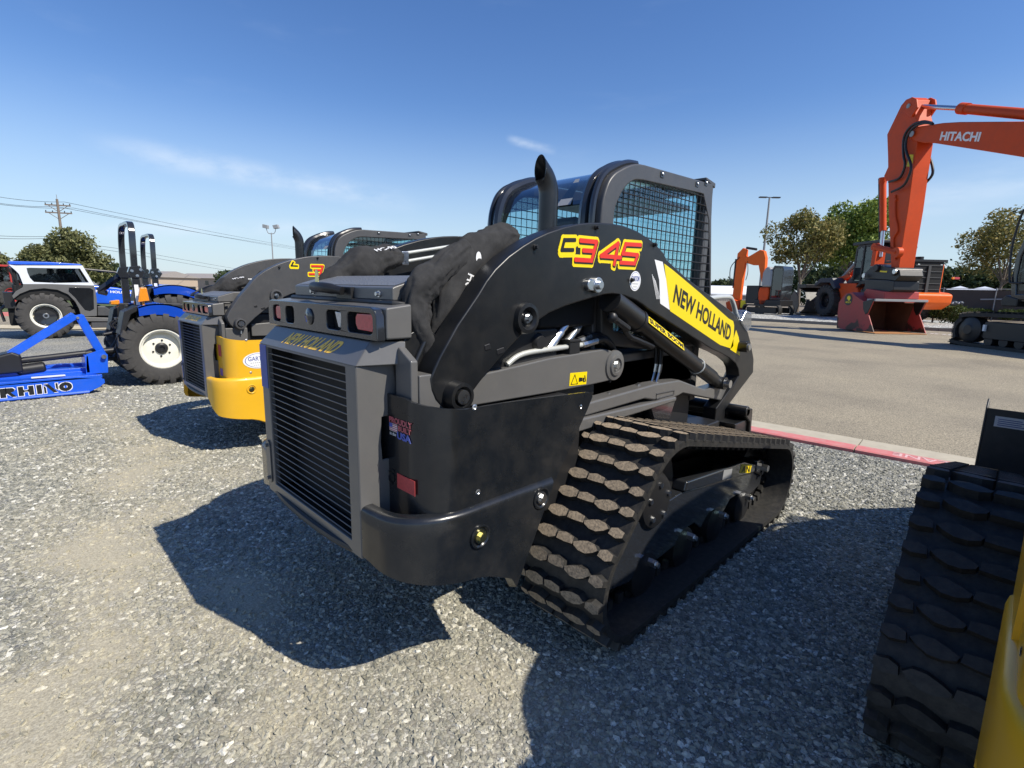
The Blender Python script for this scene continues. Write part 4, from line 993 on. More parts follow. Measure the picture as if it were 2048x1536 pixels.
def make_loader(kind, name, label, loc, scale=1, group=None):
    t = thing(name, label, 'loader', loc, 0, group); t.scale = (scale,) * 3
    trackd = kind != 'skid'
    panel, bump, arm = {'black': ('black_panel', 'black_panel', 'arm_black'), 'skid': ('yellow', 'yellow', 'grey_dark'), 'yellow': ('yellow', 'yellow', 'arm_black')}[kind]
    ady, adz = (0, 0) if kind != 'skid' else (-.02, .13)
    make_tail(t, 'grey', True, True)
    for sx in (1, -1):
        o, bo = rear_corner(t, sx, panel, bump, .14 if kind == 'skid' else 0, not (kind == 'yellow' and sx < 0))
        if sx > 0 and kind == 'black':
            # decals on the bent rear face
            yq = -1.5515
            text('lettering', 'PROUDLY', 'dec_pale_red', o, (.465, yq - .0005, 1.072), (.142, 0, 0), (0, 0, .022), .001, bold=.03)
            text('lettering', 'BUILT', 'dec_pale_red', o, (.522, yq - .0005, 1.05), (.08, 0, 0), (0, 0, .019), .001, bold=.03)
            text('lettering', 'USA', 'dec_blue2', o, (.515, yq - .0005, 1.02), (.086, 0, 0), (0, 0, .027), .001, bold=.04)
            text('lettering', 'in the', 'dec_white', o, (.468, yq - .0005, 1.026), (.04, 0, 0), (0, 0, .012), .001)
            w = MB(); w.box(.466, .516, yq - .0012, yq, 1.042, 1.07)
            for k in range(4): w.box(.466, .516, yq - .0016, yq - .0013, 1.044 + k * .007, 1.0475 + k * .007, 1)
            w.box(.466, .487, yq - .002, yq - .0017, 1.056, 1.07, 2); w.build('flag_decal', ['dec_white', 'dec_pale_red', 'dec_blue2'], o, smooth=0)
            w = MB(); w.box(.51, .622, yq - .0015, yq, .835, .89); w.build('warning_sticker', 'dec_redsoft', o, smooth=0)
            w = MB(); w.prism(arc(.478, .865, .014, 0, 360, 16)[:-1], yq - .002, yq + .01, axis='y')
            for a0 in (-60, 60, 180): w.prism(arc(.478, .865, .03, a0, a0 + 85, 8) + arc(.478, .865, .022, a0 + 85, a0, 8), yq - .002, yq + .01, axis='y')
            w.build('vent_slots', 'void', o, smooth=0)
        if sx > 0 and kind == 'skid':
            c = Vector((.711, -1.255, .935)); oval_sticker(o, c, (0, .15, 0), (0, 0, .08), (1, 0, 0))
            w = MB(); w.box(.49, .58, -1.5525, -1.551, .98, 1.09); w.box(.5, .58, -1.5525, -1.551, .79, .86, 1); w.build('side_decals', ['dec_redsoft', 'dec_purple'], o, smooth=0)
        # black filler behind panels: fan shroud and frame
    b = MB()
    b.box(-.6, .6, -1.3, -.6, .55, 1.06); b.box(-.44, .44, -1.49, -.6, .6, 1.37)
    b.box(-.42, .42, -.75, .9, .34, 1.16); b.box(-.58, .58, -.75, 1.06, .34, .66)
    b.build('chassis', 'plastic', t, bevel=.01)
    b = MB()
    b.box(-.44, .44, -.74, -.3, 1.37, 1.56); b.prism([(-.44, 1.38), (-.3, 1.38), (-.3, 1.72), (-.7, 1.6)], -.42, .42); b.build('engine_shroud', 'void', t, bevel=.02)
    for sx in (1, -1):
        a = lift_arm(t, sx, arm, ady, adz, kind == 'black')
        if sx > 0 and kind == 'black':
            glyph_decal(a, [(G_C, 'black'), (G_3[0], 'red'), (G_3[1], 'red'), (G_4[0], 'red'), (G_5[0], 'red')], .0235, .5855)
            c = [(0.585,-0.177,1.605)][0]; oval_sticker(a, (.5855, c[1], c[2]), (0, .052, 0), (0, 0, .05), (1, 0, 0))
            yl = [(0.103,1.706),(0.203,1.676),(0.567,1.552),(1.029,1.385),(1.109,1.366),(1.134,1.334),(1.153,1.188),(1.122,1.173),(0.932,1.209),(0.21,1.447)]
            w = MB(); w.prism(yl, .5852, .5864); w.prism([(1.177,1.301),(1.236,1.245),(1.282,1.169),(1.288,1.11),(1.107,1.167)], .5852, .5864); w.build('name_decal', 'dec_yellow', a, smooth=0)
            w = MB(); w.prism([(0,1.722),(0.086,1.714),(0.138,1.619),(0.204,1.453),(0.092,1.49),(0.063,1.617)], .5852, .5864)
            for k in range(4):
                q = [(0,1.615),(0.067,1.509)]; w.prism([(q[0][0] - .017 + k * .012, q[0][1] + .03 - k * .01), (q[0][0] - .013 + k * .012, q[0][1] + .03 - k * .01), (q[1][0] - .013 + k * .012, q[1][1] + .005), (q[1][0] - .017 + k * .012, q[1][1] + .005)], .5852, .586)
            w.build('stripe_decal', 'dec_white', a, smooth=0)
            q = [(0.585,0.231,1.498),(0.585,1.076,1.225),(0.585,0.25,1.6)]
            o_, e_, u_ = (Vector((.5866, *p[1:])) for p in q)
            text('lettering', 'NEW HOLLAND', 'dec_black', a, o_, e_ - o_, u_ - o_, .001, bold=.03)
        if sx > 0 and kind == 'skid':
            L_ = [(-1.02 + .34, 1.69), (-1.04 + .34, 1.655), (-.98 + .34, 1.655)]
            G3 = [[(y + .12, z - .02) for y, z in g_] for g_ in G_3]
            glyph_decal(a, [([(p[0] - .04, p[1] + .085) for p in L_], 'black'), (G3[0], 'red'), (G3[1], 'red')], .022, .5855, ady - .075, adz + .0)
        # rear link
        b = MB(); b.prism([(y + ady, z + adz * .6) for y, z in LINK], sx * .385, sx * .475)
        lk = b.build('rear_link', 'grey', t, bevel=.008)
        py, pz = -.155 + ady, 1.155 + adz * .6
        b = MB(); b.lathe([(.085, -.002), (.082, .008), (.06, .012), (.055, .02), (.04, .022), (.036, .008), (0, .008)], (sx * .475, py, pz), 'x', 30, sgn=sx); b.build('link_boss', 'grey', lk, smooth=30)
        b = MB(); bolt(b, (sx * .486, py, pz), (sx, 0, 0), .02); b.build('link_bolt', 'zinc', lk)
        if sx > 0 and kind == 'black':
            q = [(-0.538,1.149),(-0.399,1.143),(-0.403,1.078),(-0.541,1.084)]; b = MB(); b.prism(q, .4752, .4764); b.build('warning_decal', 'dec_yellow', lk, smooth=0)
            m_ = MB(); c0 = Vector((0, *q[0])); c3 = Vector((0, *q[3])); c1 = Vector((0, *q[1]))
            tri = [c3 + (c1 - c0) * .08 + (c0 - c3) * .12, c3 + (c1 - c0) * .46 + (c0 - c3) * .12, c3 + (c1 - c0) * .27 + (c0 - c3) * .85]
            m_.tube([(.4768, p.y, p.z) for p in tri], .003, 4, closed=True)
            for k in (.58, .68, .8): p = c3 + (c1 - c0) * k + (c0 - c3) * .42; m_.obox((.4768, p.y, p.z), (.0006, 0, 0), (0, .007, 0), (0, 0, .013 * (1.4 - k)))
            m_.tube([(.4768, *(c3 + (c1 - c0) * .78 + (c0 - c3) * .25).yz), (.4768, *(c3 + (c1 - c0) * .93 + (c0 - c3) * .25).yz), (.4768, *(c3 + (c1 - c0) * .86 + (c0 - c3) * .72).yz)], .0035, 4)
            m_.build('warning_mark', 'dec_black', lk, smooth=0)
        # grey side beam carrying the cylinder foot, gusset
        b = MB(); b.prism(BEAM, sx * .44, sx * .535); b.prism([(-.6, .93), (.45, .91), (.45, .88), (-.6, .86)], sx * .42, sx * .55)
        bm_ = b.build('side_beam', 'grey', t, bevel=.012)
        b = MB(); b.tube([(sx * .536, .215, .955), (sx * .536, .43, .95), (sx * .536, .43, .925), (sx * .536, .215, .925)], .004, 5, closed=True); b.build('beam_slot', 'grey_dark', bm_)
        b = MB()
        for p in ((-.2, .99), (.1, 1.008)): bolt(b, (sx * .48, p[0], p[1] + .005), (0, 0, 1), .009)
        b.build('beam_bolt', 'zinc', bm_)
        lift_cylinder(t, sx, 'grey_dark' if kind == 'skid' else 'cylinder_black', kind == 'black' and sx > 0)
        # lower chassis gusset and step plate in front
        b = MB(); b.prism([(.2, .9), (.55, .9), (.4, .6)], sx * .43, sx * .5); b.prism([(-.35, .66), (.9, .6), (.9, .45), (-.35, .5)], sx * .42, sx * .56)
        b.build('side_gusset', 'gloss_black', t, bevel=.006)
        # pivot bracket for the arm tail
        b = MB(); b.prism([(-1.5, 1.05), (-1.53, 1.3), (-1.48, 1.37), (-1.42, 1.39), (-1.3, 1.2), (-1.2, 1.05)], sx * .455, sx * .475); b.cyl((sx * .46, -1.42, 1.3), (sx * .485, -1.42, 1.3), .1, 24)
        b.tube([(sx * .49, -1.41, 1.36), (sx * .49, -1.5, 1.2)], .012, 8); b.build('arm_bracket', 'black', t, bevel=.004)
    # exhaust: bent tip with an upright mitre cut facing back and left
    ex = MB(); x0, y0 = .315, -.56; rr_ = .047; h = Vector((-.2, -.98, 0))
    path = [Vector((x0, y0, 1.5)), Vector((x0, y0, 2.0))]; tb = 0
    for k in range(1, 9):
        tb = k * .1; path.append(Vector((x0, y0, 2.0)) + h * .14 * (1 - math.cos(tb)) + Vector((0, 0, .14 * math.sin(tb))))
    ex.tube(path, rr_, 28, caps=False)
    tg = (h * math.sin(tb) + Vector((0, 0, math.cos(tb)))).normalized(); Pe = path[-1] + h * .012
    for i in range(len(ex.v) - 28, len(ex.v)):
        p = Vector(ex.v[i]); ex.v[i] = tuple(p + tg * ((Pe - p).dot(h) / tg.dot(h)))
    e = ex.build('exhaust_pipe', 'black', t, smooth=60); thicken(e, .004)
    ex = MB(); ex.cyl(path[5], path[5] + tg * .002, rr_ - .007, 24); ex.build('bore_disc', 'void', e)  # near-black disc closing the pipe bore
    cb_ = make_cab(t)
    if kind == 'skid': cb_.location.z = .09; e.location = (-.04, -.05, .13)
    # hose sleeves
    if kind == 'black':
        s1 = hose_sleeve(t, [(.40, -.86, 1.775), (.41, -.94, 1.765), (.415, -1.04, 1.715), (.42, -1.14, 1.64), (.425, -1.21, 1.55), (.43, -1.25, 1.45), (.43, -1.27, 1.33)], [.035, .055, .08, .09, .088, .075, .06], squash=.5)
        s2 = hose_sleeve(t, [(.43, -1.16, 1.70), (.44, -1.25, 1.655), (.45, -1.33, 1.605), (.455, -1.395, 1.555), (.46, -1.425, 1.49), (.46, -1.42, 1.40), (.46, -1.385, 1.31), (.455, -1.34, 1.22)], [.036, .05, .056, .058, .056, .052, .048, .042], squash=.75)
        text('lettering', 'HC-90', 'dec_white', s1, (.468, -1.19, 1.61), (0, -.045, -.12), (0, .036, -.012), .0012, bold=.02)
        b = MB(); b.prism([(-1.135 + .014 * math.cos(k * .5236), 1.67 + .024 * math.sin(k * .5236)) for k in range(12)], .466, .4674); b.build('sleeve_badge', 'dec_white', s1, smooth=0)
    else:
        hose_sleeve(t, [(.35, -1.02, 1.66 + adz), (.36, -1.16, 1.56), (.37, -1.25, 1.4), (.38, -1.25, 1.25)], [.05, .07, .07, .06])
    if kind != 'yellow':
        s3 = hose_sleeve(t, [(-.36, -.96, 1.70), (-.365, -1.03, 1.70), (-.365, -1.12, 1.675), (-.365, -1.22, 1.63), (-.365, -1.31, 1.57), (-.36, -1.38, 1.5), (-.35, -1.41, 1.42)], [.035, .058, .075, .082, .078, .068, .055])
        text('lettering', 'HC-90', 'dec_white', s3, (-.312, -1.13, 1.722), (0, .12, .025), (-.03, -.004, .012), .0012, bold=.02)
    # hard lines above the hood
    b = MB()
    b.tube([(-.37, -.97, 1.72), (-.38, -.6, 1.79), (-.38, .0, 1.82)], .009, 8); b.tube([(-.35, -.96, 1.68), (-.36, -.7, 1.73), (-.37, .0, 1.75)], .009, 8)
    b.tube(smooth_path([(.36, -.76, 1.77), (.37, -.66, 1.77), (.38, -.55, 1.7)], 5), .012, 8)
    b.build('hard_line', 'steel_white', t, smooth=50)
    b = MB(); b.box(-.395, -.33, -.97, -.93, 1.665, 1.735); b.build('pipe_clamp', 'zinc', t, bevel=.004)
    b = MB(); b.tube([(-.36, -1.0, 1.56), (-.3, -.3, 1.75)], .02, 4); b.tube([(-.1, -.9, 1.6), (-.2, -.2, 1.74)], .018, 4); b.build('hood_rail', 'grey', t, smooth=0)
    # hoses and fittings on the rear link
    if kind == 'black':
        b = MB()
        b.tube(smooth_path([(.45, -.95, 1.225), (.45, -.85, 1.265), (.45, -.6, 1.275), (.45, -.42, 1.28)], 5), .013, 8)
        b.tube(smooth_path([(.42, -.9, 1.23), (.42, -.8, 1.26), (.42, -.5, 1.275)], 5), .012, 8)
        b.build('hydraulic_tube', 'steel_white', t, smooth=50)
        b = MB()
        b.cyl((.45, -.42, 1.28), (.45, -.3, 1.295), .02, 8); b.cyl((.42, -.42, 1.295), (.42, -.32, 1.315), .02, 8); b.cyl((.43, -.66, 1.27), (.42, -.56, 1.35), .024, 12); b.cyl((.42, -.56, 1.35), (.415, -.5, 1.395), .02, 12); b.cyl((.42, -.52, 1.29), (.41, -.43, 1.35), .02, 12); b.cyl((.41, -.43, 1.35), (.405, -.4, 1.37), .024, 8)
        b.build('hose_fitting', 'zinc', t, smooth=30)
        b = MB(); b.tube(smooth_path([(.45, -.3, 1.295), (.45, -.22, 1.295), (.45, -.14, 1.24), (.45, -.11, 1.14), (.44, -.16, 1.06)], 6), .019, 10); b.tube(smooth_path([(.42, -.32, 1.315), (.42, -.2, 1.31), (.42, -.12, 1.25), (.42, -.09, 1.12)], 6), .019, 10)
        b.build('hydraulic_hose', 'plastic', t, smooth=60)
        b = MB(); b.box(.405, .47, -.54, -.46, 1.23, 1.3); b.box(.40, .474, -.545, -.455, 1.3, 1.312); b.build('hose_clamp', 'plastic', t, bevel=.003)
        b = MB(); b.lathe([(0, .05), (.03, .05), (.045, .03), (.05, .0), (.05, -.03), (0, -.03)], (.41, -.74, 1.31), 'x', 18); b.build('filler_cap', 'plastic', t, smooth=30)
        b = MB(); b.box(.3655, .367, -.66, -.56, 1.42, 1.45); b.box(.355, .3655, -.85, -.3, 1.3, 1.6, 1); b.build('step_decal', ['dec_white', 'void'], t, smooth=0)
        b = MB()
        for x in (.46, .49): b.cyl((x, .28, 1.0), (x, .31, 1.07), .009, 8); b.cyl((x, .31, 1.07), (x + .003, .315, 1.12), .013, 8)
        b.build('hose_fitting', 'zinc', t, smooth=30)
        b = MB()
        for x in (.46, .49): b.tube(smooth_path([(x, .315, 1.12), (x - .01, .31, 1.25), (x - .06, .25, 1.38)], 5), .013, 8)
        b.build('hydraulic_hose', 'plastic', t, smooth=60)
    # front: coupler, guard rail on the arm nose
    b = MB()
    b.prism([(1.34, .72), (1.46, .7), (1.5, .22), (1.47, .2), (1.43, .6), (1.34, .66)], -.66, .66); b.box(.5, .64, 1.2, 1.42, .28, .62); b.box(-.64, -.5, 1.2, 1.42, .28, .62); b.cyl((-.66, 1.37, .69), (.66, 1.37, .69), .04, 16)
    b.build('coupler', 'black', t, bevel=.008)
    for sx in (1, -1):
        b = MB(); b.tube(smooth_path([(sx * .53, .72, 1.49), (sx * .53, .78, 1.515), (sx * .53, 1.1, 1.53), (sx * .53, 1.2, 1.5), (sx * .53, 1.3, 1.39)], 5), .017, 10); b.build('guard_rail', 'steel_white', t, smooth=60)
        b = MB(); b.prism([(1.22, 1.36), (1.3, 1.44), (1.4, 1.42), (1.43, 1.32), (1.36, 1.28)], sx * .5, sx * .6); b.build('wrapped_plug', 'plastic_film', t, bevel=.012)
        b = MB(); b.cyl((sx * .585, 1.27, 1.0 + .18), (sx * .65, 1.27, 1.18), .04, 16); b.cyl((sx * .65, 1.27, 1.18), (sx * .66, 1.27, 1.18), .025, 12, 1); b.build('front_pin', ['black', 'zinc'], t, smooth=30)
    if trackd:
        for sx in (1, -1): track(t, sx, kind == 'black')
    else:
        for sx in (1, -1):
            for y in (-.5, .75): wheel(t, (sx * .72, y, .42), .42, .3, .24, sx, 'tyre', 'cream', 16)
    if kind == 'yellow':
        b = MB(); b.prism([(1.5, .86), (1.5, .12), (1.55, .08), (2.2, .04), (2.25, .0), (1.52, .0), (1.44, .1), (1.44, .9)], -.9, .9)
        for x in (-.91, .9): b.prism([(1.44, .9), (1.5, .95), (2.24, .06), (2.24, .0), (1.5, 0), (1.44, .1)], x, x + .012)
        bk = b.build('bucket', 'bucket_grey', t, bevel=.006)
        w = MB(); w.box(-.86, -.7, 1.4375, 1.439, .79, .855); w.build('bucket_decal', 'dec_white', bk, smooth=0)
        w = MB()
        for k in range(4): w.box(-.845, -.72 - .02 * (k % 2), 1.437, 1.4374, .8 + k * .012, .804 + k * .012)
        w.build('small_print', 'dec_blue', bk, smooth=0)
    return t

M['cylinder_black'] = pm('satin_black_cylinder', (.022, .022, .022), .32, var=.15, bump=.05)
M['dec_pale_red'] = pm('decal_pale_red', (.5, .12, .14), .5, var=.1)
M['dec_blue2'] = pm('decal_mid_blue', (.1, .14, .5), .5, var=.1)
M['plastic_film'] = glass_mat('plastic_film', (.75, .77, .8), .35, .15)
M['bucket_grey'] = pm('bucket_grey_paint', (.06, .058, .054), .45, var=.12, dust=.1)

def tyre_mesh(b, c, R_, W, rim, n, sx, mi=0, lug=.09, skew=.5):
    """bias tyre with chevron lugs; axle along x"""
    h = W / 2; bul = (R_ - rim)
    prof = [(rim, -h * .72), (rim + bul * .1, -h * .9), (rim + bul * .4, -h * 1.0), (rim + bul * .72, -h * .93), (R_ - lug * .75, -h * .8), (R_ - lug * .55, -h * .4), (R_ - lug * .5, 0), (R_ - lug * .55, h * .4), (R_ - lug * .75, h * .8), (rim + bul * .72, h * .93), (rim + bul * .4, h), (rim + bul * .1, h * .9), (rim, h * .72)]
    b.lathe(prof, c, 'x', 48, mi)
    c = Vector(c)
    for s in (1, -1):
        for k in range(n):
            a0 = 2 * PI * (k + (.5 if s < 0 else 0)) / n; rows = []
            for (u, r_, da, hw) in ((.02, R_, 0, .34), (.5, R_, skew * .6, .36), (.86, R_ * .995, skew, .42), (1.0, R_ - lug * .8, skew * 1.08, .5), (1.0, R_ - lug * 2.2, skew * 1.1, .42)):
                x = s * h * u * 1.0
                for e in (-1, 1):
                    an = a0 + (da + e * hw * .5) * 2 * PI / n
                    rows.append((x, an, r_))
            vs = []
            for (x, an, r_) in rows: vs.append(c + Vector((x, math.cos(an) * r_, math.sin(an) * r_)))
            for (x, an, r_) in rows: rb = r_ - lug * 1.1; vs.append(c + Vector((x * .93, math.cos(an) * rb, math.sin(an) * rb)))
            m = len(rows); fs = []
            for i in range(0, m - 2, 2):
                fs += [(i, i + 1, i + 3, i + 2), (i, i + 2, m + i + 2, m + i), (i + 1, m + i + 1, m + i + 3, i + 3)]
            fs += [(0, m, m + 1, 1), (m - 2, m - 1, 2 * m - 1, 2 * m - 2)]
            b.add(vs, fs, mi)
def wheel(parent, c, R_, W, rim, sx, tm, rm, n=20, lug=.04, dish=.3, hubm='plastic', skew=.5, name='wheel'):
    b = MB(); tyre_mesh(b, c, R_, W, rim, n, sx, lug=lug, skew=skew)
    w = b.build(name, tm, parent, smooth=35)
    h = W / 2
    b = MB(); b.lathe([(rim * 1.03, h * .78), (rim * .97, h * .8), (rim * .93, h * .66), (rim * .86, h * .6), (rim * .84, h * .1), (rim * .8, h * (dish - .1)), (rim * .5, h * dish), (rim * .2, h * dish), (.0, h * dish)], c, 'x', 40, sgn=sx)
    b.lathe([(rim * 1.03, -h * .78), (rim * .9, -h * .6), (rim * .86, h * .1)], c, 'x', 40, sgn=sx)
    r_ = b.build('rim', rm, w, smooth=30)
    b = MB(); x = c[0] + sx * h * dish
    b.lathe([(rim * .3, 0), (rim * .28, h * .12), (rim * .2, h * .2), (rim * .12, h * .2), (rim * .1, h * .1), (0, h * .1)], (x, c[1], c[2]), 'x', 24, sgn=sx)
    for k in range(6):
        a = k * PI / 3 + .4; p = (x, c[1] + math.cos(a) * rim * .42, c[2] + math.sin(a) * rim * .42); bolt(b, p, (sx, 0, 0), rim * .035)
    b.build('hub', hubm, w, smooth=30)
    return w

make_loader('black', 'compact_track_loader', 'black compact track loader with C345 in red on its arched lift arm', (-2.035, 2.5, 0), 1, 'new loaders parked in a row')
make_loader('skid', 'skid_steer_loader', 'grey skid steer loader with yellow rear bumper, behind the black track loader', (-5.563, 2.5 + .413 + .08 * .0 - .13, 0), .923, 'new loaders parked in a row')
make_loader('yellow', 'compact_track_loader', 'yellow rubber track loader cut off by the picture, its dark track nearest the camera', (.80, 2.79, 0), 1, 'new loaders parked in a row')

# ---------------------------------------------------------------- blue tractors and the cutter, on the left
def sh(P, dy, dz=0): return [(y - dy, z - dz) for y, z in P]
def compact_tractor(label, loc, R_=.55, rim=.29, fz=1.23, rops=2.4, wW=.38, tw=.75, rear_bits=True):
    """utility tractor facing +y; origin under the rear axle"""
    t = thing('compact_tractor', label, 'tractor', loc, 0, 'blue compact tractors')
    for sx in (1, -1):
        wheel(t, (sx * (tw - wW / 2), 0, R_), R_, wW, rim, sx, 'tyre', 'cream', 20, lug=.065, dish=.25)
        wheel(t, (sx * (tw - .2), 1.55, .36), .36, .24, .18, sx, 'tyre', 'cream', 16, lug=.035, dish=.25)
        # fender: crown plate over the wheel with a side skirt
        b = MB(); r1 = fz - R_
        ar = [(y, z + R_) for y, z in arc(0, 0, r1, 112, 18, 16)]
        ar = [(y * 1.0, min(z, fz) if y > -.2 else min(z, fz - .02)) for y, z in ar]
        n = len(ar); xo, xi = sx * (tw - .02), sx * .26
        b.add([(xo, *p) for p in ar] + [(xi, *p) for p in ar], [(i, i + 1, n + i + 1, n + i) for i in range(n - 1)])
        sk = [(y, z - .13 - .05 * math.cos((i / (n - 1) - .5) * 3)) for i, (y, z) in enumerate(ar)]
        b.add([(xo, *p) for p in ar] + [(xo, *p) for p in sk], [(i, i + 1, n + i + 1, n + i) for i in range(n - 1)], 1)
        f = b.build('fender', ['blue', 'blue_deep'], t, smooth=50); thicken(f, .02)
        b = MB(); b.box(sx * .26, sx * .3, -.35, .5, .6, fz - .03); b.prism([(-.26, fz - .03), (-.42, fz - .12), (-.5, fz - .45), (-.44, fz - .45), (-.34, fz - .16), (-.2, fz - .08)], sx * .28, sx * .66); b.build('fender_bracket', 'plastic', t, bevel=.01)
        b = MB(); b.prism([(-.42, fz - .06), (-.3, fz - .06), (-.3, fz + .02), (-.42, fz + .0)], sx * .5, sx * .66); b.build('turn_signal', 'amber', t, bevel=.015) if rear_bits and sx < 0 else None
        b = MB(); b.prism([(-.24, fz + .02), (-.1, fz + .04), (-.12, fz + .23), (-.2, fz + .23)], sx * .6, sx * .68); b.cyl((sx * .62, -.17, fz - .05), (sx * .62, -.17, fz + .04), .02, 8); b.build('marker_lamp', 'amber', t, bevel=.02) if sx > 0 and rear_bits else None
        # roll bar: lower post, hinge plate
        b = MB(); b.box(sx * .44, sx * .5, -.26, -.16, .75, rops - .72); b.build('lower_post', 'gloss_black', t, bevel=.008)
        b = MB(); b.prism([(-.27, rops - .64), (-.3, rops - .72), (-.27, rops - .8), (-.14, rops - .8), (-.09, rops - .72), (-.15, rops - .62)], sx * .425, sx * .515)
        h = b.build('hinge_plate', 'gloss_black', t, bevel=.006)
        b = MB()
        for (y, z) in ((-.25, -.7), (-.14, -.68), (-.19, -.77)): bolt(b, (sx * .516, y, rops + z), (sx, 0, 0), .014)
        b.build('hinge_bolt', 'zinc', h)
        b = MB(); b.box(sx * .5, sx * .503, -.24, -.19, rops - 1.2, rops - .9); b.build('reflector', 'dec_white', t, smooth=0)
    b = MB(); hz = rops - .62
    path = smooth_path([(.47, -.21, hz - .05), (.47, -.2, hz + .3), (.44, -.19, rops - .12), (.33, -.185, rops - .01), (0, -.185, rops), (-.33, -.185, rops - .01), (-.44, -.19, rops - .12), (-.47, -.2, hz + .3), (-.47, -.21, hz - .05)], 6)
    n = len(path); vs = []
    for i, p in enumerate(path):
        d = (path[min(n - 1, i + 1)] - path[max(0, i - 1)]).normalized(); u = Vector((0, 1, 0)); w = d.cross(u).normalized(); u = w.cross(d)
        vs += [p + u * .042 + w * .026, p - u * .042 + w * .026, p - u * .042 - w * .026, p + u * .042 - w * .026]
    b.add(vs, [(i * 4 + k, i * 4 + (k + 1) % 4, (i + 1) * 4 + (k + 1) % 4, (i + 1) * 4 + k) for i in range(n - 1) for k in range(4)] + [(3, 2, 1, 0), tuple(4 * (n - 1) + k for k in range(4))])
    b.build('roll_bar', 'gloss_black', t, bevel=.01)
    # body: axle housing, transmission, hood, seat, wheel
    b = MB(); b.box(-.2, .2, -.3, 1.7, .38, .8); b.cyl((-.6, 0, R_), (.6, 0, R_), .12, 16); b.build('transmission', 'plastic', t, bevel=.03)
    b = MB(); b.prism([(.95, .75), (.95, 1.3), (1.2, 1.36), (1.9, 1.28), (2.1, 1.15), (2.12, .7)], -.28, .28); b.build('hood', 'blue', t, bevel=.06, seg=3)
    b = MB(); b.box(-.5, .5, .3, 1.0, .55, .62); b.build('footplate', 'plastic', t, bevel=.02)
    b = MB(); b.box(-.24, .24, -.05, .4, .98, 1.1); b.prism([(-.05, 1.1), (.06, 1.08), (-.06, 1.5), (-.15, 1.48)], -.23, .23); b.build('seat', 'plastic', t, bevel=.035, seg=3)
    b = MB(); b.cyl((0, .95, 1.1), (0, .78, 1.4), .025, 8); c = Vector((0, .77, 1.42)); d = Vector((0, -.45, .89)).normalized(); e = d.cross(Vector((1, 0, 0)))
    ringp = [c + Vector((1, 0, 0)) * .19 * math.cos(a) + e * .19 * math.sin(a) for a in [k * PI / 12 for k in range(24)]]
    b.tube(ringp, .015, 8, closed=True); b.tube([ringp[0], ringp[12]], .012, 6); b.tube([ringp[6], c], .012, 6); b.build('steering_wheel', 'plastic', t, smooth=50)
    if rear_bits:
        b = MB()
        r = random.Random(3)
        for sx in (1, -1):
            b.tube([(sx * .25, -.1, .42), (sx * .3, -.75, .4)], .035, 6); b.tube([(sx * .32, -.2, .95), (sx * .3, -.55, .42)], .03, 8)
        b.build('lift_link', 'plastic', t)
        b = MB(); b.tube([(0, -.3, .8), (0, -.62, .74)], .03, 8); b.box(-.12, .12, -.45, -.3, .7, 1.0); b.build('top_link', 'plastic', t, bevel=.01)
        b = MB()
        for k in range(6): b.tube(smooth_path([(-.2 + k * .08, -.3, 1.0), (-.22 + k * .09, -.42 - .05 * (k % 3), .9), (-.2 + k * .085, -.36, .72)], 4), .013, 6)
        b.build('hydraulic_hose', 'plastic', t)
        b = MB(); b.box(.2, .34, -.4, -.32, .85, .93); b.build('rear_lamp', 'red_lens', t, bevel=.012)
        b = MB(); b.tube([(-.5, -.2, rops - .72), (-.55, -.55, rops - 1.02)], .05, 4); b.tube([(-.55, -.55, rops - 1.02), (-.5, -.45, rops - 1.05)], .04, 4); b.build('folded_bar', 'gloss_black', t, smooth=0)
    return t
compact_tractor('blue compact tractor with black roll bar and cream wheel, hitched to the blue cutter', (-9.9, 1.68, 0))
compact_tractor('blue compact tractor with steering wheel showing, behind the one hitched to the cutter', (-12.3, 2.36, 0), R_=.66, rim=.34, fz=1.5, rops=2.42, wW=.4, tw=.85, rear_bits=False)

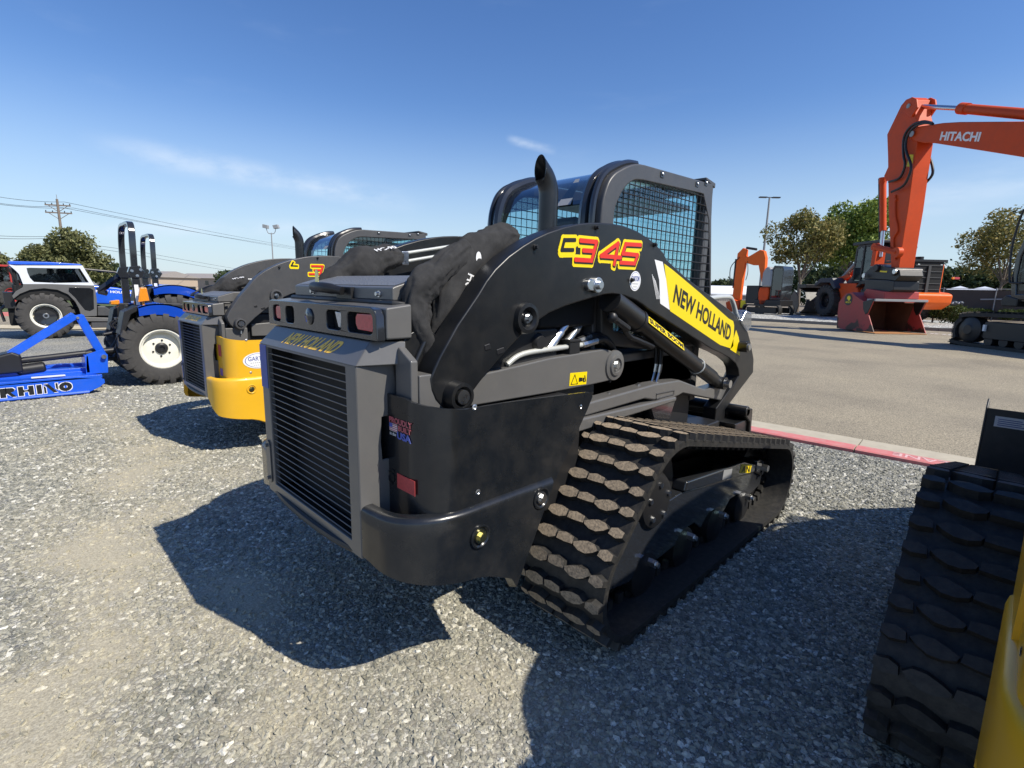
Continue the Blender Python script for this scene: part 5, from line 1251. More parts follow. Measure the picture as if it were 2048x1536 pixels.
# blue rotary cutter, origin on the ground at the front right corner of its deck
def cutter():
    t = thing('rotary_cutter', 'bright blue rotary cutter with RHINO in dark letters along its skirt', 'mower', (-9.0, .9, 0))
    b = MB()
    side = [(-2.1, .03), (-2.1, .2), (-1.05, .235), (-.29, .245), (-.03, .22), (.02, .19), (.02, .14), (-.04, .09), (-.16, .03)]
    for x in (0, -1.62): b.prism(side, x - .012, x)
    b.prism([(-2.1, .2), (-1.05, .235), (-.29, .245), (-.03, .222), (-.03, .232), (-.29, .256), (-1.05, .246), (-2.1, .21)], -1.62, 0)
    b.box(-.05, .0, -2.1, .0, .215, .26); b.box(-1.2, -.42, -2.0, -.1, .24, .27)
    for x in (-.5, -1.1): b.box(x - .04, x + .04, -2.0, -.1, .26, .31)
    d = b.build('deck', 'blue', t, bevel=.008)
    b = MB(); b.tube([(.0, -2.1, .035), (.0, -.16, .035)], .02, 8); b.build('skid', 'blue', t)
    # A-frame and braces
    b = MB()
    for x in (-.42, -.62):
        b.obox((x, .07 - .09, .78 - .02), (.012, 0, 0), (0, .045, .012), (0, -.105, .3))
        a = Vector((x + .015, -.17, 1.06)); c = Vector((x + .015, -1.15, .36)); dd = (c - a) / 2; u = Vector((0, -dd.z, dd.y)).normalized() * .045
        b.obox((a + c) / 2, (.012, 0, 0), dd, u)
    b.prism([(-.15, .24), (.1, .24), (.12, .5), (.06, .58), (-.12, .52)], -.3, -.28); b.prism([(-.15, .24), (.1, .24), (.12, .5), (.06, .58), (-.12, .52)], -.76, -.74); b.box(-.76, -.28, -.14, -.1, .26, .5)
    b.build('hitch_frame', 'blue', t, bevel=.004)
    b = MB()
    for x in (-.27, -.77): b.cyl((x - .04, .07, .48), (x + .04, .07, .48), .03, 14)
    b.cyl((-.68, -.15, 1.03), (-.36, -.15, 1.03), .018, 10); b.cyl((-.66, -1.12, .38), (-.38, -1.12, .38), .018, 10); b.build('hitch_pin', 'zinc', t)
    b = MB(); b.cyl((-.52, -.8, .46), (-.52, .55, .56), .045, 16); b.cyl((-.52, -.1, .5), (-.52, .02, .525), .055, 16); b.build('driveline', 'plastic', t, smooth=40)
    b = MB(); b.prism([(-1.25, .3), (-1.2, .5), (-.86, .6), (-.78, .55), (-.78, .32)], -.7, -.36); b.ball((-.52, -1.3, .36), (.16, .16, .12), 12); b.cyl((-.5, -.85, .33), (-.5, -.55, .36), .075, 14); b.build('gearbox', 'plastic', t, bevel=.03)
    b = MB(); b.box(-.2, -.06, -.72, -.38, .272, .274); b.build('warning_label', 'dec_white', t, smooth=0)
    # stencil lettering: dark faces on a white edge
    W_ = MB(); K = MB()
    def put(poly, grow=None):
        y0, yw, z0, zh = -1.03, .7, .06, .12
        def T(u, v): return (y0 + u * yw, z0 + v * zh + u * .018)
        P = [T(*p) for p in poly]; c = (sum(p[0] for p in P) / len(P), sum(p[1] for p in P) / len(P))
        W_.prism([(c[0] + (p[0] - c[0]) * 1.0 + (.007 if p[0] > c[0] else -.007), c[1] + (p[1] - c[1]) * 1.0 + (.007 if p[1] > c[1] else -.007)) for p in P], .0003, .0012); K.prism(P, .0012, .002)
    put([(0, 0), (.075, 0), (.075, 1), (0, 1)])                                            # R
    put([(.085, .42), (.085, 1), (.17, .97), (.2, .76), (.18, .58), (.14, .5), (.21, 0), (.15, 0), (.1, .38)])
    put([(.24, 0), (.31, 0), (.31, 1), (.24, 1)]); put([(.32, .42), (.37, .42), (.37, .58), (.32, .58)]); put([(.38, 0), (.45, 0), (.45, 1), (.38, 1)])   # H
    put([(.49, 0), (.56, 0), (.56, 1), (.49, 1)])                                          # I
    put([(.59, 0), (.62, 0), (.62, .6), (.59, .9)]); put([(.6, 1), (.66, 1), (.78, 0), (.72, 0)]); put([(.76, .45), (.79, .2), (.79, 1), (.76, 1)])   # N
    for a0 in (92, 272):                                                                    # O
        put([(.9 + .095 * math.cos(math.radians(a)), .5 + .5 * math.sin(math.radians(a))) for a in range(a0, a0 + 177, 16)] + [(.9 + .028 * math.cos(math.radians(a)), .5 + .16 * math.sin(math.radians(a))) for a in range(a0 + 176, a0 - 1, -22)])
    W_.build('lettering_edge', 'dec_white', d, smooth=0); K.build('lettering', 'dec_black', d, smooth=0)
cutter()

# low orchard tractor with white cab shell
def cab_tractor():
    oy = .83; t = thing('cab_tractor', 'low tractor with white cab shell, dark grey flank and big black rear tyre', 'tractor', (-19.0, oy, 0))
    X = .8
    for sx in (1, -1):
        w = wheel(t, (sx * .6, 0, .6), .6, .42, .31, sx, 'tyre', 'cream', 18, lug=.06, dish=.0, hubm='zinc', skew=.6)
        b = MB(); b.lathe([(.24, .1), (.22, .04), (.1, .02), (0, .02)], (sx * .62, 0, .6), 'x', 32, sgn=sx); b.build('hub_disc', 'gloss_black', w)
        wheel(t, (sx * .55, 2.1, .42), .42, .3, .2, sx, 'tyre', 'cream', 16, lug=.05)
        out = sh([(0.262,1.895),(0.378,1.876),(1.04,1.907),(1.698,1.938),(1.899,1.411),(0.989,1.432),(0.473,1.42),(0.427,1.668),(0.365,1.765)], oy); inn = sh([(0.583,1.824),(0.65,1.833),(1.131,1.841),(1.638,1.856),(1.789,1.49),(1.09,1.46),(0.685,1.476),(0.621,1.575),(0.589,1.712)], oy)
        b = MB(); b.ring(out, inn, sx * (X - .05), sx * X); p = b.build('cab_shell', 'white', t, bevel=.012)
        b = MB(); b.prism(inn, sx * (X - .035), sx * (X - .025)); b.build('side_window', 'dark_glass', p, smooth=0)
        fl = sh([(0.473,1.42),(0.989,1.432),(1.899,1.411),(1.913,1.018),(1.87,0.581),(1.536,0.561),(1.506,0.777),(1.444,0.978),(1.319,1.163),(1.12,1.279),(0.859,1.314),(0.587,1.271),(0.389,1.168),(0.256,1.042),(0.237,1.117),(0.324,1.243),(0.454,1.332)], oy)
        b = MB(); b.prism(fl, sx * (X - .06), sx * (X - .004)); b.prism(sh([(1.505,0.561),(2.206,0.518),(2.196,0.42),(1.492,0.44)], oy), sx * .5, sx * (X - .02)); f = b.build('flank_panel', 'grey', t, bevel=.012)
        wi = sh([(1.359,1.348),(1.796,1.342),(1.865,1.289),(1.824,0.773),(1.733,0.72),(1.629,0.748),(1.541,0.911),(1.455,1.085),(1.338,1.243)], oy); b = MB(); b.prism(wi, sx * (X - .006), sx * (X + .002)); b.build('low_window', 'dark_glass_solid', f, bevel=.004)
        b = MB(); b.prism(sh([(1.917,0.841),(2.092,0.839),(2.194,0.741),(2.2,0.574),(1.891,0.58)], oy), sx * .5, sx * (X - .1)); b.box(sx * .5, sx * (X - .05), .9, 1.6, .25, .42); b.build('side_tank', 'grey_dark', t, bevel=.02)
    b = MB(); b.prism(sh([(0.254,1.98),(0.271,1.896),(1.698,1.938),(1.65,1.975),(1.049,1.997)], oy), -X + .01, X - .01); b.build('roof', 'blue', t, bevel=.02)
    b = MB(); b.box(-X + .06, X - .06, -.55, .9, 1.0, 1.4); b.box(-.5, .5, -.7, 2.3, .35, .8); b.box(-X + .06, X - .06, -.52, -.45, 1.4, 1.85); b.build('body', 'void', t, bevel=.03)
    b = MB(); b.prism([(1.05, .9), (1.05, 1.42), (1.6, 1.36), (2.3, 1.22), (2.4, .85)], -.42, .42); h = b.build('hood', 'blue', t, bevel=.05, seg=3)
    text('lettering', 'NEW HOLLAND', 'dec_white', h, (.4225, 1.12, 1.22), (0, .9, -.04), (0, 0, .07), .001, bold=.03)
    b = MB(); b.tube([(.3, .85, 1.86), (.3, 1.6, 1.8), (.3, 2.2, 1.6)], .03, 8); b.build('guard_bar', 'plastic', t)
    b = MB(); b.tube([(X - .05, -.6, 1.85), (X - .06, -.45, 1.45), (X - .1, -.5, 1.1)], .03, 6); b.box(-.6, .6, -.75, -.55, .8, 1.2); b.build('rear_frame', 'plastic', t)
    b = MB()
    for k in range(4): b.tube([(-.4 + k * .25, -.62, .95), (-.42 + k * .25, -.85, .75), (-.4 + k * .25, -.8, .45)], .03, 6)
    b.build('lift_link', 'plastic', t)
M['dark_glass_solid'] = pm('dark_window', (.012, .013, .015), .08, coat=.3)
cab_tractor()

# red tractor half out of the picture at far left
def red_tractor():
    t = thing('red_tractor', 'red tractor partly cut off at the left edge, behind the white cab tractor', 'tractor', [(-38.347,-0.1,-0.618)][0]); t.location.z = 0; t.rotation_euler.z = math.radians(40)
    for sx in (1, -1):
        wheel(t, (sx * .75, 0, .7), .7, .4, .36, sx, 'tyre', 'red', 18, lug=.06); wheel(t, (sx * .7, 2.0, .45), .45, .3, .22, sx, 'tyre', 'red', 16, lug=.05)
    b = MB(); b.prism([(-.5, 2.15), (-.5, 2.25), (1.1, 2.25), (1.15, 2.12)], -.72, .72); b.box(-.6, .6, -.4, .9, .9, 1.3); b.build('roof', 'red', t, bevel=.03)
    for sx in (1, -1):
        for y in (-.42, .3, 1.0):
            b = MB(); b.tube([(sx * .66, y, 1.3), (sx * .66, y, 2.2)], .04, 6); b.build('cab_pillar', 'red', t)
    b = MB(); b.box(-.62, .62, -.4, 1.0, 1.3, 2.15); b.build('cab_glazing', 'dark_glass', t, smooth=0)
    b = MB(); b.prism([(1.0, .8), (1.0, 1.5), (2.3, 1.35), (2.5, .8)], -.4, .4); b.build('hood', 'red', t, bevel=.05)
    b = MB(); b.box(-.4, .4, -.9, -.4, .5, .9); b.tube([(-.3, -.5, .8), (-.4, -.9, 1.3), (-.2, -1.0, .5)], .05, 6); b.tube([(.3, -.5, .8), (.3, -1.0, 1.1), (.2, -1.1, .5)], .05, 6); b.build('hitch', 'plastic', t)
red_tractor()

# ---------------------------------------------------------------- big orange excavator with red bucket
ERZ = math.atan2(-.694, .72)
def excavator():
    t = thing('excavator', 'large orange excavator with HITACHI on its raised boom and red rusty bucket', 'excavator', (-5.0, 28.4, 0), ERZ)
    # local: +x along the machine to its rear, -y the near side, z up
    def pr(b, poly, n0, n1, mi=0): b.prism(poly, -n0, -n1, axis='y', mi=mi)
    st = [(1.041,2.672),(0.967,2.885),(0.555,4.427),(0.318,5.272),(-0.216,7.61),(-0.467,8.577),(0.132,9.557),(0.374,9.71),(0.644,9.695),(0.891,9.517),(1.054,8.859),(1.275,8.415),(1.381,7.666),(1.387,6.647),(1.432,5.11),(1.42,4.332),(1.422,2.617)]
    b = MB(); pr(b, st, -.33, .33); stick = b.build('dipper_arm', 'orange', t, bevel=.02)
    b = MB(); pr(b, [(0.539,9.651),(0.803,9.657),(1.071,9.491),(1.198,9.131),(0.922,8.84),(0.406,9.251)], .34, .42); pr(b, [(0.539,9.651),(0.803,9.657),(1.071,9.491),(1.198,9.131),(0.922,8.84),(0.406,9.251)], -.34, -.42); b.build('dipper_ear', 'orange', stick, bevel=.02)
    c = [(0.717,9.347),(1.206,8.131)]
    b = MB(); b.cyl((c[1][0], -.47, c[1][1]), (c[1][0], -.5, c[1][1]), .11, 20); b.cyl((c[0][0], -.42, c[0][1]), (c[0][0], -.46, c[0][1]), .09, 16); b.build('pivot_pin', 'excavator_grey', stick)
    w = MB(); pr(w, [(1.021,7.391),(1.27,7.33),(1.298,7.073),(1.29,6.862),(0.983,6.93),(1.02,7.137)], .332, .336); w.build('warning_decal', 'dec_yellow', stick, smooth=0)
    # boom: near-horizontal run, then down to the house out of frame
    bm = [(0.804,8.244),(0.93,8.401),(1.217,8.395),(1.938,8.258),(2.589,8.138),(3.366,7.941),(5.786,7.231)] + [(7.4, 6.9), (9.2, 5.0), (9.9, 2.6), (9.3, 2.3), (8.3, 4.2), (7.2, 5.6)] + [(6.017,6.098),(4.336,6.732),(2.259,7.511),(1.802,7.631),(1.307,7.838),(0.96,8.008)]
    b = MB(); pr(b, bm, -.4, .4); boom = b.build('boom', 'orange', t, bevel=.03)
    q = [(2.586,7.512),(4.452,6.971),(2.636,7.82)]
    o_ = Vector((q[0][0], -.402, q[0][1])); e_ = Vector((q[1][0], -.402, q[1][1])); u_ = Vector((q[2][0], -.402, q[2][1]))
    text('lettering', 'HITACHI', 'dec_white', boom, o_, e_ - o_, u_ - o_ - (e_ - o_) * .06, .004, shear=.3, bold=.035)
    # stick cylinder
    cy = [(0.441,9.445),(2.927,8.548),(5.421,7.578)]
    p = [Vector((a, 0, z)) for a, z in cy]; d = (p[2] - p[1]).normalized(); pe = p[1] + d * 3.0
    b = MB(); b.cyl(p[1], pe, .17, 20); b.cyl(p[1] - d * .1, p[1] + d * .25, .2, 20); k = b.build('arm_cylinder', 'orange', boom, smooth=40)
    b = MB(); b.cyl(p[0], p[1], .085, 16); b.build('cylinder_rod', 'zinc', k, smooth=40)
    # bucket cylinder on the back of the stick
    cy = [(-0.77,6.754),(-0.291,4.484),(-0.207,3.648)]; p = [Vector((a, 0, z)) for a, z in cy]
    b = MB(); b.cyl(p[0], p[1], .13, 18); b.cyl(p[0] + Vector((0, 0, .1)), p[0] - Vector((0, 0, .15)), .16, 18); pr(b, [(-0.309,7.284),(-0.523,6.87),(-0.35,6.624),(-0.149,6.668)], -.15, .15); k = b.build('bucket_cylinder', 'orange', stick, smooth=40)
    b = MB(); b.cyl(p[1], p[2] + Vector((0, 0, -.3)), .08, 16); b.build('cylinder_rod', 'zinc', k, smooth=40)
    b = MB(); b.cyl((p[0].x - .2, -.05, p[0].z + .1), (p[2].x - .16, -.05, p[2].z + .5), .035, 6); b.build('guide_tube', 'plastic', k)
    # hoses over the elbow
    b = MB()
    for pts, off in (("1862,246 1845,243 1823,252 1808,275 1808,310 1812,330 1800,355 1778,365", .44), ("1864,248 1848,245 1828,256 1812,280 1812,310 1822,335 1812,372 1783,385", .5)):
        P = [];
    hA = [(2.126,8.272),(1.624,8.477),(1.065,8.474),(0.739,8.123),(0.862,7.407),(1.034,6.975),(0.856,6.519),(0.244,6.46)]; hB = [(2.261,8.194),(1.845,8.354),(1.319,8.36),(0.991,8.052),(1.042,7.556),(1.447,6.88),(1.431,6.459),(1.182,6.117),(0.568,5.989)]
    for H, off in ((hA, .44), (hB, .5)): b.tube(smooth_path([(a, -off, z) for a, z in H], 5), .05, 8)
    hC = [(1.077,7.373),(1.348,6.922),(1.432,6.517),(1.063,6.198)]; b.tube(smooth_path([(a, .45, z) for a, z in hC], 5), .05, 8)
    b.build('hydraulic_hose', 'plastic', stick, smooth=60)
    b = MB()
    for px_ in [(0.747,5.025),(1.024,4.376),(0.852,3.981),(0.701,5.645)]: b.cyl((px_[0], -.33, px_[1]), (px_[0], -.4, px_[1]), .06, 8)
    b.tube(smooth_path([(a, -.37, z) for a, z in [(0.628,5.861),(0.805,5.017),(1.082,4.369),(0.91,3.975),(1.231,3.123)]], 4), .04, 6); b.build('grease_line', 'orange', stick)
    # linkage
    b = MB()
    lk = [(-0.019,3.755),(1.353,3.422)]; a0 = Vector((lk[0][0], 0, lk[0][1])); a1 = Vector((lk[1][0], 0, lk[1][1]))
    for y in (-.42,): b.tube([a0 + Vector((0, y, 0)), a1 + Vector((0, y, 0))], .13, 8); b.cyl(a1 + Vector((0, y - .1, 0)), a1 + Vector((0, y + .1, 0)), .22, 18); b.cyl(a0 + Vector((0, y - .1, 0)), a0 + Vector((0, y + .1, 0)), .17, 18)
    l2 = [(-0.398,3.662),(-0.279,2.947)]; b.obox(((l2[0][0] + l2[1][0]) / 2, 0, (l2[0][1] + l2[1][1]) / 2), (.12, 0, 0), (0, .22, 0), (0, 0, abs(l2[0][1] - l2[1][1]) / 2)); b.build('bucket_link', 'orange', t, smooth=40)
    b = MB()
    pr(b, [(-0.462,2.539),(-0.103,2.861),(0.347,2.972),(1.067,2.834),(1.375,2.739),(1.694,2.686),(1.801,2.437),(1.565,2.236),(1.095,2.286),(0.102,2.347),(-0.38,2.312)], -.5, .5)
    pr(b, [(-0.251,2.353),(1.163,2.284),(1.575,2.235),(1.597,1.862),(1.09,1.648),(0.555,1.729),(-0.146,1.859)], -.55, .55)
    for px_ in [(1.463,2.631),(0.387,2.818)]: b.cyl((px_[0], -.6, px_[1]), (px_[0], .6, px_[1]), .17, 20)
    cp = b.build('coupler', 'plastic', t, bevel=.03)
    b = MB()
    for px_ in [(1.624,2.623),(-0.211,2.506)]: b.cyl((px_[0], -.6, px_[1]), (px_[0], -.66, px_[1]), .1, 16)
    b.build('coupler_pin', 'zinc', cp)
    w = MB(); pr(w, [(0.602,2.703),(1.028,2.667),(1.012,2.605),(0.585,2.64)], .502, .508); w.build('coupler_decal', 'dec_yellow', cp, smooth=0)
    # bucket: side plates, wrapped shell, lip, liner
    ol = [(-0.839,0.066),(-0.903,0.536),(-0.926,1.264),(-0.707,1.501),(-0.498,1.687),(-0.095,1.746),(0.247,1.56),(0.745,1.361),(1.401,1.479),(1.139,0.843),(1.639,0.069),(0.436,0.049)]
    ol = [(a, max(0.02, z)) for a, z in ol]
    b = MB()
    for n0 in (1.15, -1.11): pr(b, ol, n0, n0 - .04)
    bk = b.build('bucket', 'bucket_red', t, bevel=.008)
    b = MB(); sh_ = [ol[11], ol[0], ol[1], ol[2], ol[3], ol[4], ol[5], ol[6], ol[7]]
    n = len(sh_); b.add([(a, -1.11, z) for a, z in sh_] + [(a, 1.11, z) for a, z in sh_], [(i, i + 1, n + i + 1, n + i) for i in range(n - 1)])
    o = b.build('bucket_shell', 'bucket_red', bk, smooth=40); thicken(o, .03)
    inner = [(a + (.06 if i > 0 else 0), z + (.03 if i in (0, 1) else -.04)) for i, (a, z) in enumerate(sh_)]
    b = MB(); b.add([(a, -1.1, z) for a, z in inner] + [(a, 1.1, z) for a, z in inner], [(i, i + 1, n + i + 1, n + i) for i in range(n - 1)])
    for y in (-1.1, 1.1): b.add([(a, y, z) for a, z in inner], [tuple(range(n))])
    b.build('bucket_liner', 'rust', bk, smooth=0)
    b = MB(); b.box(ol[11][0] - .05, ol[10][0] + .06, -1.13, 1.13, .012, .045); b.build('cutting_edge', 'rust_lite', bk, bevel=.006)
    b = MB(); b.box(ol[7][0] + .2, ol[8][0] + .06, -1.15, 1.15, ol[8][1] - .1, ol[8][1] - .0); b.build('top_lip', 'excavator_grey', bk, bevel=.01)
    b = MB()
    pr(b, [(0.748,1.35),(1.401,1.479),(1.134,0.864),(0.993,0.793),(0.817,1.025)], 1.151, 1.175); pr(b, [(0.748,1.35),(1.401,1.479),(1.134,0.864),(0.993,0.793),(0.817,1.025)], -1.09, -1.17); b.build('side_cutter', 'plastic', bk, bevel=.008)
    b = MB(); pr(b, [(0.091,1.74),(0.251,1.917),(1.397,1.79),(1.43,1.495),(0.773,1.419),(0.209,1.496)], -.75, .75); b.build('bucket_hanger', 'bucket_red', bk, bevel=.02)
    cb = [(-0.265,1.417)][0]
    b = MB(); pr(b, [(cb[0] + .27 * math.cos(a), cb[1] + .27 * math.sin(a)) for a in [k * PI / 14 for k in range(28)]], 1.151, 1.156)
    bd = b.build('round_badge', 'dec_black', bk, smooth=0)
    b = MB(); pr(b, [(cb[0] + a, cb[1] + z) for a, z in ((-.1, .1), (-.04, .16), (.06, .17), (.12, .12), (.14, .04), (.1, -.02), (.08, -.06), (.0, -.05), (-.02, .0), (-.09, .03))], 1.156, 1.16); b.build('badge_mark', 'dec_yellow', bd, smooth=0)
    text('lettering', 'MULTI', 'dec_yellow', bd, (cb[0] - .17, -1.1565, cb[1] - .16), (.34, 0, .0), (.02, 0, .075), .003, bold=.03)
    # tracks
    tr = [(5.95, .45), (6.0, .22), (6.25, .03), (10.4, .0), (10.75, .2), (10.8, .55), (10.6, .95), (10.2, 1.12), (6.5, 1.1), (6.15, .9), (5.97, .68)]
    for n0, nm in ((1.55, 'near'), (-1.0, 'far')):
        P3 = smooth_path([(a, 0, z) for a, z in tr + tr[:1]], 6); b = MB()
        loop = [(p.x, p.z) for p in P3[:-1]]
        cx, cz = 8.3, .55; inn = [(cx + (a - cx) * .965, cz + (z - cz) * .8) for a, z in loop]
        b.ring(loop, inn, -n0, -(n0 - .6), axis='y'); 
        k = b.build('crawler_track', 'track_steel', t, smooth=0)
        b = MB(); L_ = len(loop)
        for i in range(0, L_):
            a = Vector(loop[i]); c2 = Vector(loop[(i + 1) % L_]); d = (c2 - a); ln = d.length; d.normalize(); m = max(1, int(ln / .17)); nn = Vector((-d.y, d.x)) * -1
            for j in range(m):
                q = a + d * ln * (j + .5) / m; out = Vector((q.x - cx, q.y - cz)); nn2 = nn if nn.dot(out) > 0 else -nn
                q = q + nn2 * .02; b.obox((q.x, -(n0 - .3), q.y), (d.x * .014, 0, d.y * .014), (0, .3, 0), (nn2.x * .035, 0, nn2.y * .035))
        b.build('grouser_bars', 'track_steel', k, smooth=0)
        b = MB(); b.box(7.0, 9.9, -n0 + .06, -(n0 - .5), .3, .85); b.prism([(6.3, .5), (7.1, .85), (9.9, .85), (10.4, .6), (9.9, .3), (7.1, .3)], -n0 + .12, -(n0 - .45), axis='y'); b.build('track_frame', 'plastic', k, bevel=.03)
        b = MB()
        for c_, r_ in (((6.5, .56), .42), ((10.25, .55), .4)): b.lathe([(0, .08), (.15, .08), (.2, .05), (r_ * .8, .04), (r_, 0), (r_, -.3), (0, -.3)], (c_[0], -n0 + .06, c_[1]), 'y', 26, sgn=-1)
        b.build('drive_sprocket', 'plastic', k, smooth=30)
        for q in range(6):
            b = MB(); b.cyl((7.2 + q * .5, -n0 + .08, .24), (7.2 + q * .5, -(n0 - .5), .24), .15, 16); b.build('track_roller', 'plastic', k)
    b = MB(); b.box(7.03, 7.1, -1.56, -1.55 + .06 - .005, .55, .75); b.build('white_label', 'dec_white', t, smooth=0)
    # house, cab and counterweight (mostly beyond the right edge)
    b = MB(); b.cyl((8.4, .25, 1.0), (8.4, .25, 1.35), 1.0, 32); b.box(7.3, 11.4, -1.0, 1.5, 1.35, 1.6); b.build('turntable', 'plastic', t, bevel=.03)
    b = MB(); b.box(8.9, 10.6, -.95, 1.45, 1.6, 2.9); b.box(7.4, 8.9, .7, 1.45, 1.6, 2.7); b.build('engine_house', 'orange', t, bevel=.08)
    b = MB(); b.prism([(10.6, 1.5), (11.4, 1.6), (11.6, 2.2), (11.4, 2.8), (10.6, 2.9)], -1.0, 1.5, axis='y'); b.build('counterweight', 'plastic', t, bevel=.1)
    cabp = [(7.45, 1.55), (7.34, 2.2), (7.36, 2.9), (7.55, 3.55), (7.9, 3.85), (9.1, 3.85), (9.2, 1.6)]
    b = MB(); b.ring(cabp, [(8.3 + (a - 8.3) * .82, 2.7 + (z - 2.7) * .82) for a, z in cabp], 1.2, .2, axis='y') if False else b.ring(cabp, [(8.3 + (a - 8.3) * .84, 2.7 + (z - 2.7) * .84) for a, z in cabp], -1.25, -1.17, axis='y')
    b.ring(cabp, [(8.3 + (a - 8.3) * .84, 2.7 + (z - 2.7) * .84) for a, z in cabp], -.28, -.2, axis='y'); b.box(7.9, 9.1, -1.2, -.25, 3.78, 3.84); b.box(7.4, 9.2, -1.2, -.25, 1.5, 1.6)
    cb_ = b.build('cab', 'gloss_black', t, bevel=.03)
    b = MB(); b.prism([(8.3 + (a - 8.3) * .9, 2.7 + (z - 2.7) * .9) for a, z in cabp], -1.21, -.24, axis='y'); b.build('cab_glazing', 'cab_dark_glass', cb_, smooth=0)
    b = MB(); b.prism([(7.15, 1.55), (7.2, 1.35), (7.7, 1.35), (7.7, 1.6), (7.3, 1.7)], -1.28, -.3, axis='y'); b.build('cab_step', 'plastic', cb_, bevel=.04)
    b = MB(); hr = [(7.372,4.269),(7.281,3.814),(7.229,3.225),(7.274,2.62),(7.358,2.131),(7.482,2.069),(7.791,2.065)]; b.tube(smooth_path([(a, -1.3, z) for a, z in hr], 5), .03, 8); b.build('mirror_stay', 'plastic', cb_, smooth=60)
M['track_steel'] = pm('dusty_track_steel', (.022, .02, .018), .7, var=.4, vscale=6, dust=.35, dustc=(.07, .058, .045))
excavator()

# ---------------------------------------------------------------- orange wheel loader behind it
def wheel_loader():
    t = thing('wheel_loader', 'orange wheel loader with black grille on its tail, standing behind the red bucket', 'loader', (-9.8, 39.8, 0), ERZ)
    def pr(b, poly, n0, n1, mi=0): b.prism(poly, -n0, -n1, axis='y', mi=mi)
    for x in (-.35, 4.0):
        for n0 in (.0, -2.5):
            w = wheel(t, (0, 0, 0), 1.08, .75, .55, 1, 'tyre', 'plastic', 20, lug=.08, dish=.2)
            w.rotation_euler = (0, 0, -PI / 2); w.location = (x, -n0 + .3, 1.25)
    b = MB(); pr(b, [(0.447,2.413),(2.293,2.391),(2.979,1.35),(2.608,0.473),(1.644,0.427),(0.979,1.633)], -2.0, -.2); pr(b, [(-.4, 1.0), (3.2, 1.0), (3.2, 2.0), (.8, 2.2), (-.4, 1.7)], -2.0, -.4); b.build('front_frame', 'orange', t, bevel=.05)
    b = MB(); pr(b, [(-1.5, 2.35), (-.9, 2.75), (.4, 2.75), (.9, 2.1), (.7, 2.0), (.2, 2.45), (-.8, 2.45), (-1.4, 2.2)], .15, -.75); pr(b, [(-1.5, 2.35), (-.9, 2.75), (.4, 2.75), (.9, 2.1), (.7, 2.0), (.2, 2.45), (-.8, 2.45), (-1.4, 2.2)], -1.75, -2.65); b.build('front_fender', 'blue_black', t, bevel=.03)
    # lift arms and bucket
    b = MB()
    for n0 in (-.6, -1.8): pr(b, [(.8, 3.0), (1.1, 2.8), (-.6, 2.3), (-2.6, .9), (-2.9, .6), (-2.6, 1.3), (-.6, 2.7)], n0, n0 - .15)
    b.cyl((-.9, 1.2, 2.1), (1.4, 1.2, 3.9), .13, 12); b.build('lift_arm', 'orange', t, bevel=.03)
    b = MB(); b.cyl((1.3, .75, 3.75), (-.7, .75, 2.2), .1, 12); b.build('tilt_cylinder', 'excavator_grey', t)
    bl = [(-4.209,0.296),(-4.025,1.351),(-3.548,1.945),(-2.995,1.513),(-2.773,0.794),(-3.051,0.273)]; bl = [(a, max(.2, z)) for a, z in bl]
    b = MB()
    for n0 in (.35, -2.8): pr(b, bl, n0, n0 - .06)
    bk = b.build('bucket', 'bucket_grey', t, bevel=.02)
    b = MB(); k = [(-2.6, .28), (-2.1, .6), (-1.9, 1.2), (-2.2, 1.8), (-3.0, 2.1)]; n = len(k); b.add([(a, -.3, z) for a, z in k] + [(a, 2.75, z) for a, z in k], [(i, i + 1, n + i + 1, n + i) for i in range(n - 1)]); b.box(-4.4, -2.4, -.3, 2.75, .2, .28)
    o = b.build('bucket_shell', 'bucket_grey', bk, smooth=50); thicken(o, .05)
    b = MB(); b.box(-3.2, -2.1, -.35, 2.8, 2.1, 2.35); b.build('spill_guard', 'plastic', bk, bevel=.02)
    # cab
    cp = [(1.7, 2.4), (1.75, 4.55), (2.0, 4.75), (3.5, 4.72), (3.7, 4.5), (3.75, 2.4)]; ci = [(2.7 + (a - 2.7) * .85, 3.55 + (z - 3.55) * .86) for a, z in cp]
    b = MB(); b.ring(cp, ci, .3, 1.95, axis='y'); b.box(1.5, 3.9, .2, 2.05, 4.72, 4.9); c = b.build('cab', 'plastic', t, bevel=.04)
    for x in (2.45,):
        b = MB(); b.box(x, x + .12, .28, .36, 2.4, 4.7); b.build('door_pillar', 'plastic', c)
    b = MB(); b.prism([(2.7 + (a - 2.7) * .93, 3.55 + (z - 3.55) * .93) for a, z in cp], .33, 1.9, axis='y'); b.build('cab_glazing', 'cab_glass', c, smooth=0)
    b = MB(); b.box(2.6, 3.1, .9, 1.4, 2.6, 3.8); b.build('seat', 'plastic', c, bevel=.06)
    # rear hood, grille, counterweight
    b = MB(); pr(b, [(3.8, 1.4), (3.8, 3.3), (4.4, 3.65), (6.2, 3.55), (6.45, 3.4), (6.45, 1.7), (6.0, 1.4)], -.35, -2.15); h = b.build('rear_hood', 'orange_lite', t, bevel=.06)
    b = MB(); b.box(3.9, 6.55, .3, 2.2, 3.5, 3.62); b.cyl((5.75, .6, 3.6), (5.75, .6, 4.15), .16, 16); b.ball((5.75, .6, 4.3), (.34, .34, .24), 16); b.cyl((5.3, 1.6, 3.6), (5.3, 1.6, 3.85), .2, 14); b.build('intake_stack', 'plastic', t, bevel=0)
    b = MB(); b.box(6.4, 6.5, .45, 2.05, 1.8, 3.5); g = b.build('grille', 'void', h, bevel=.02)
    b = MB()
    for k in range(5): b.box(6.5, 6.53, .5, 2.0, 2.0 + k * .32, 2.05 + k * .32)
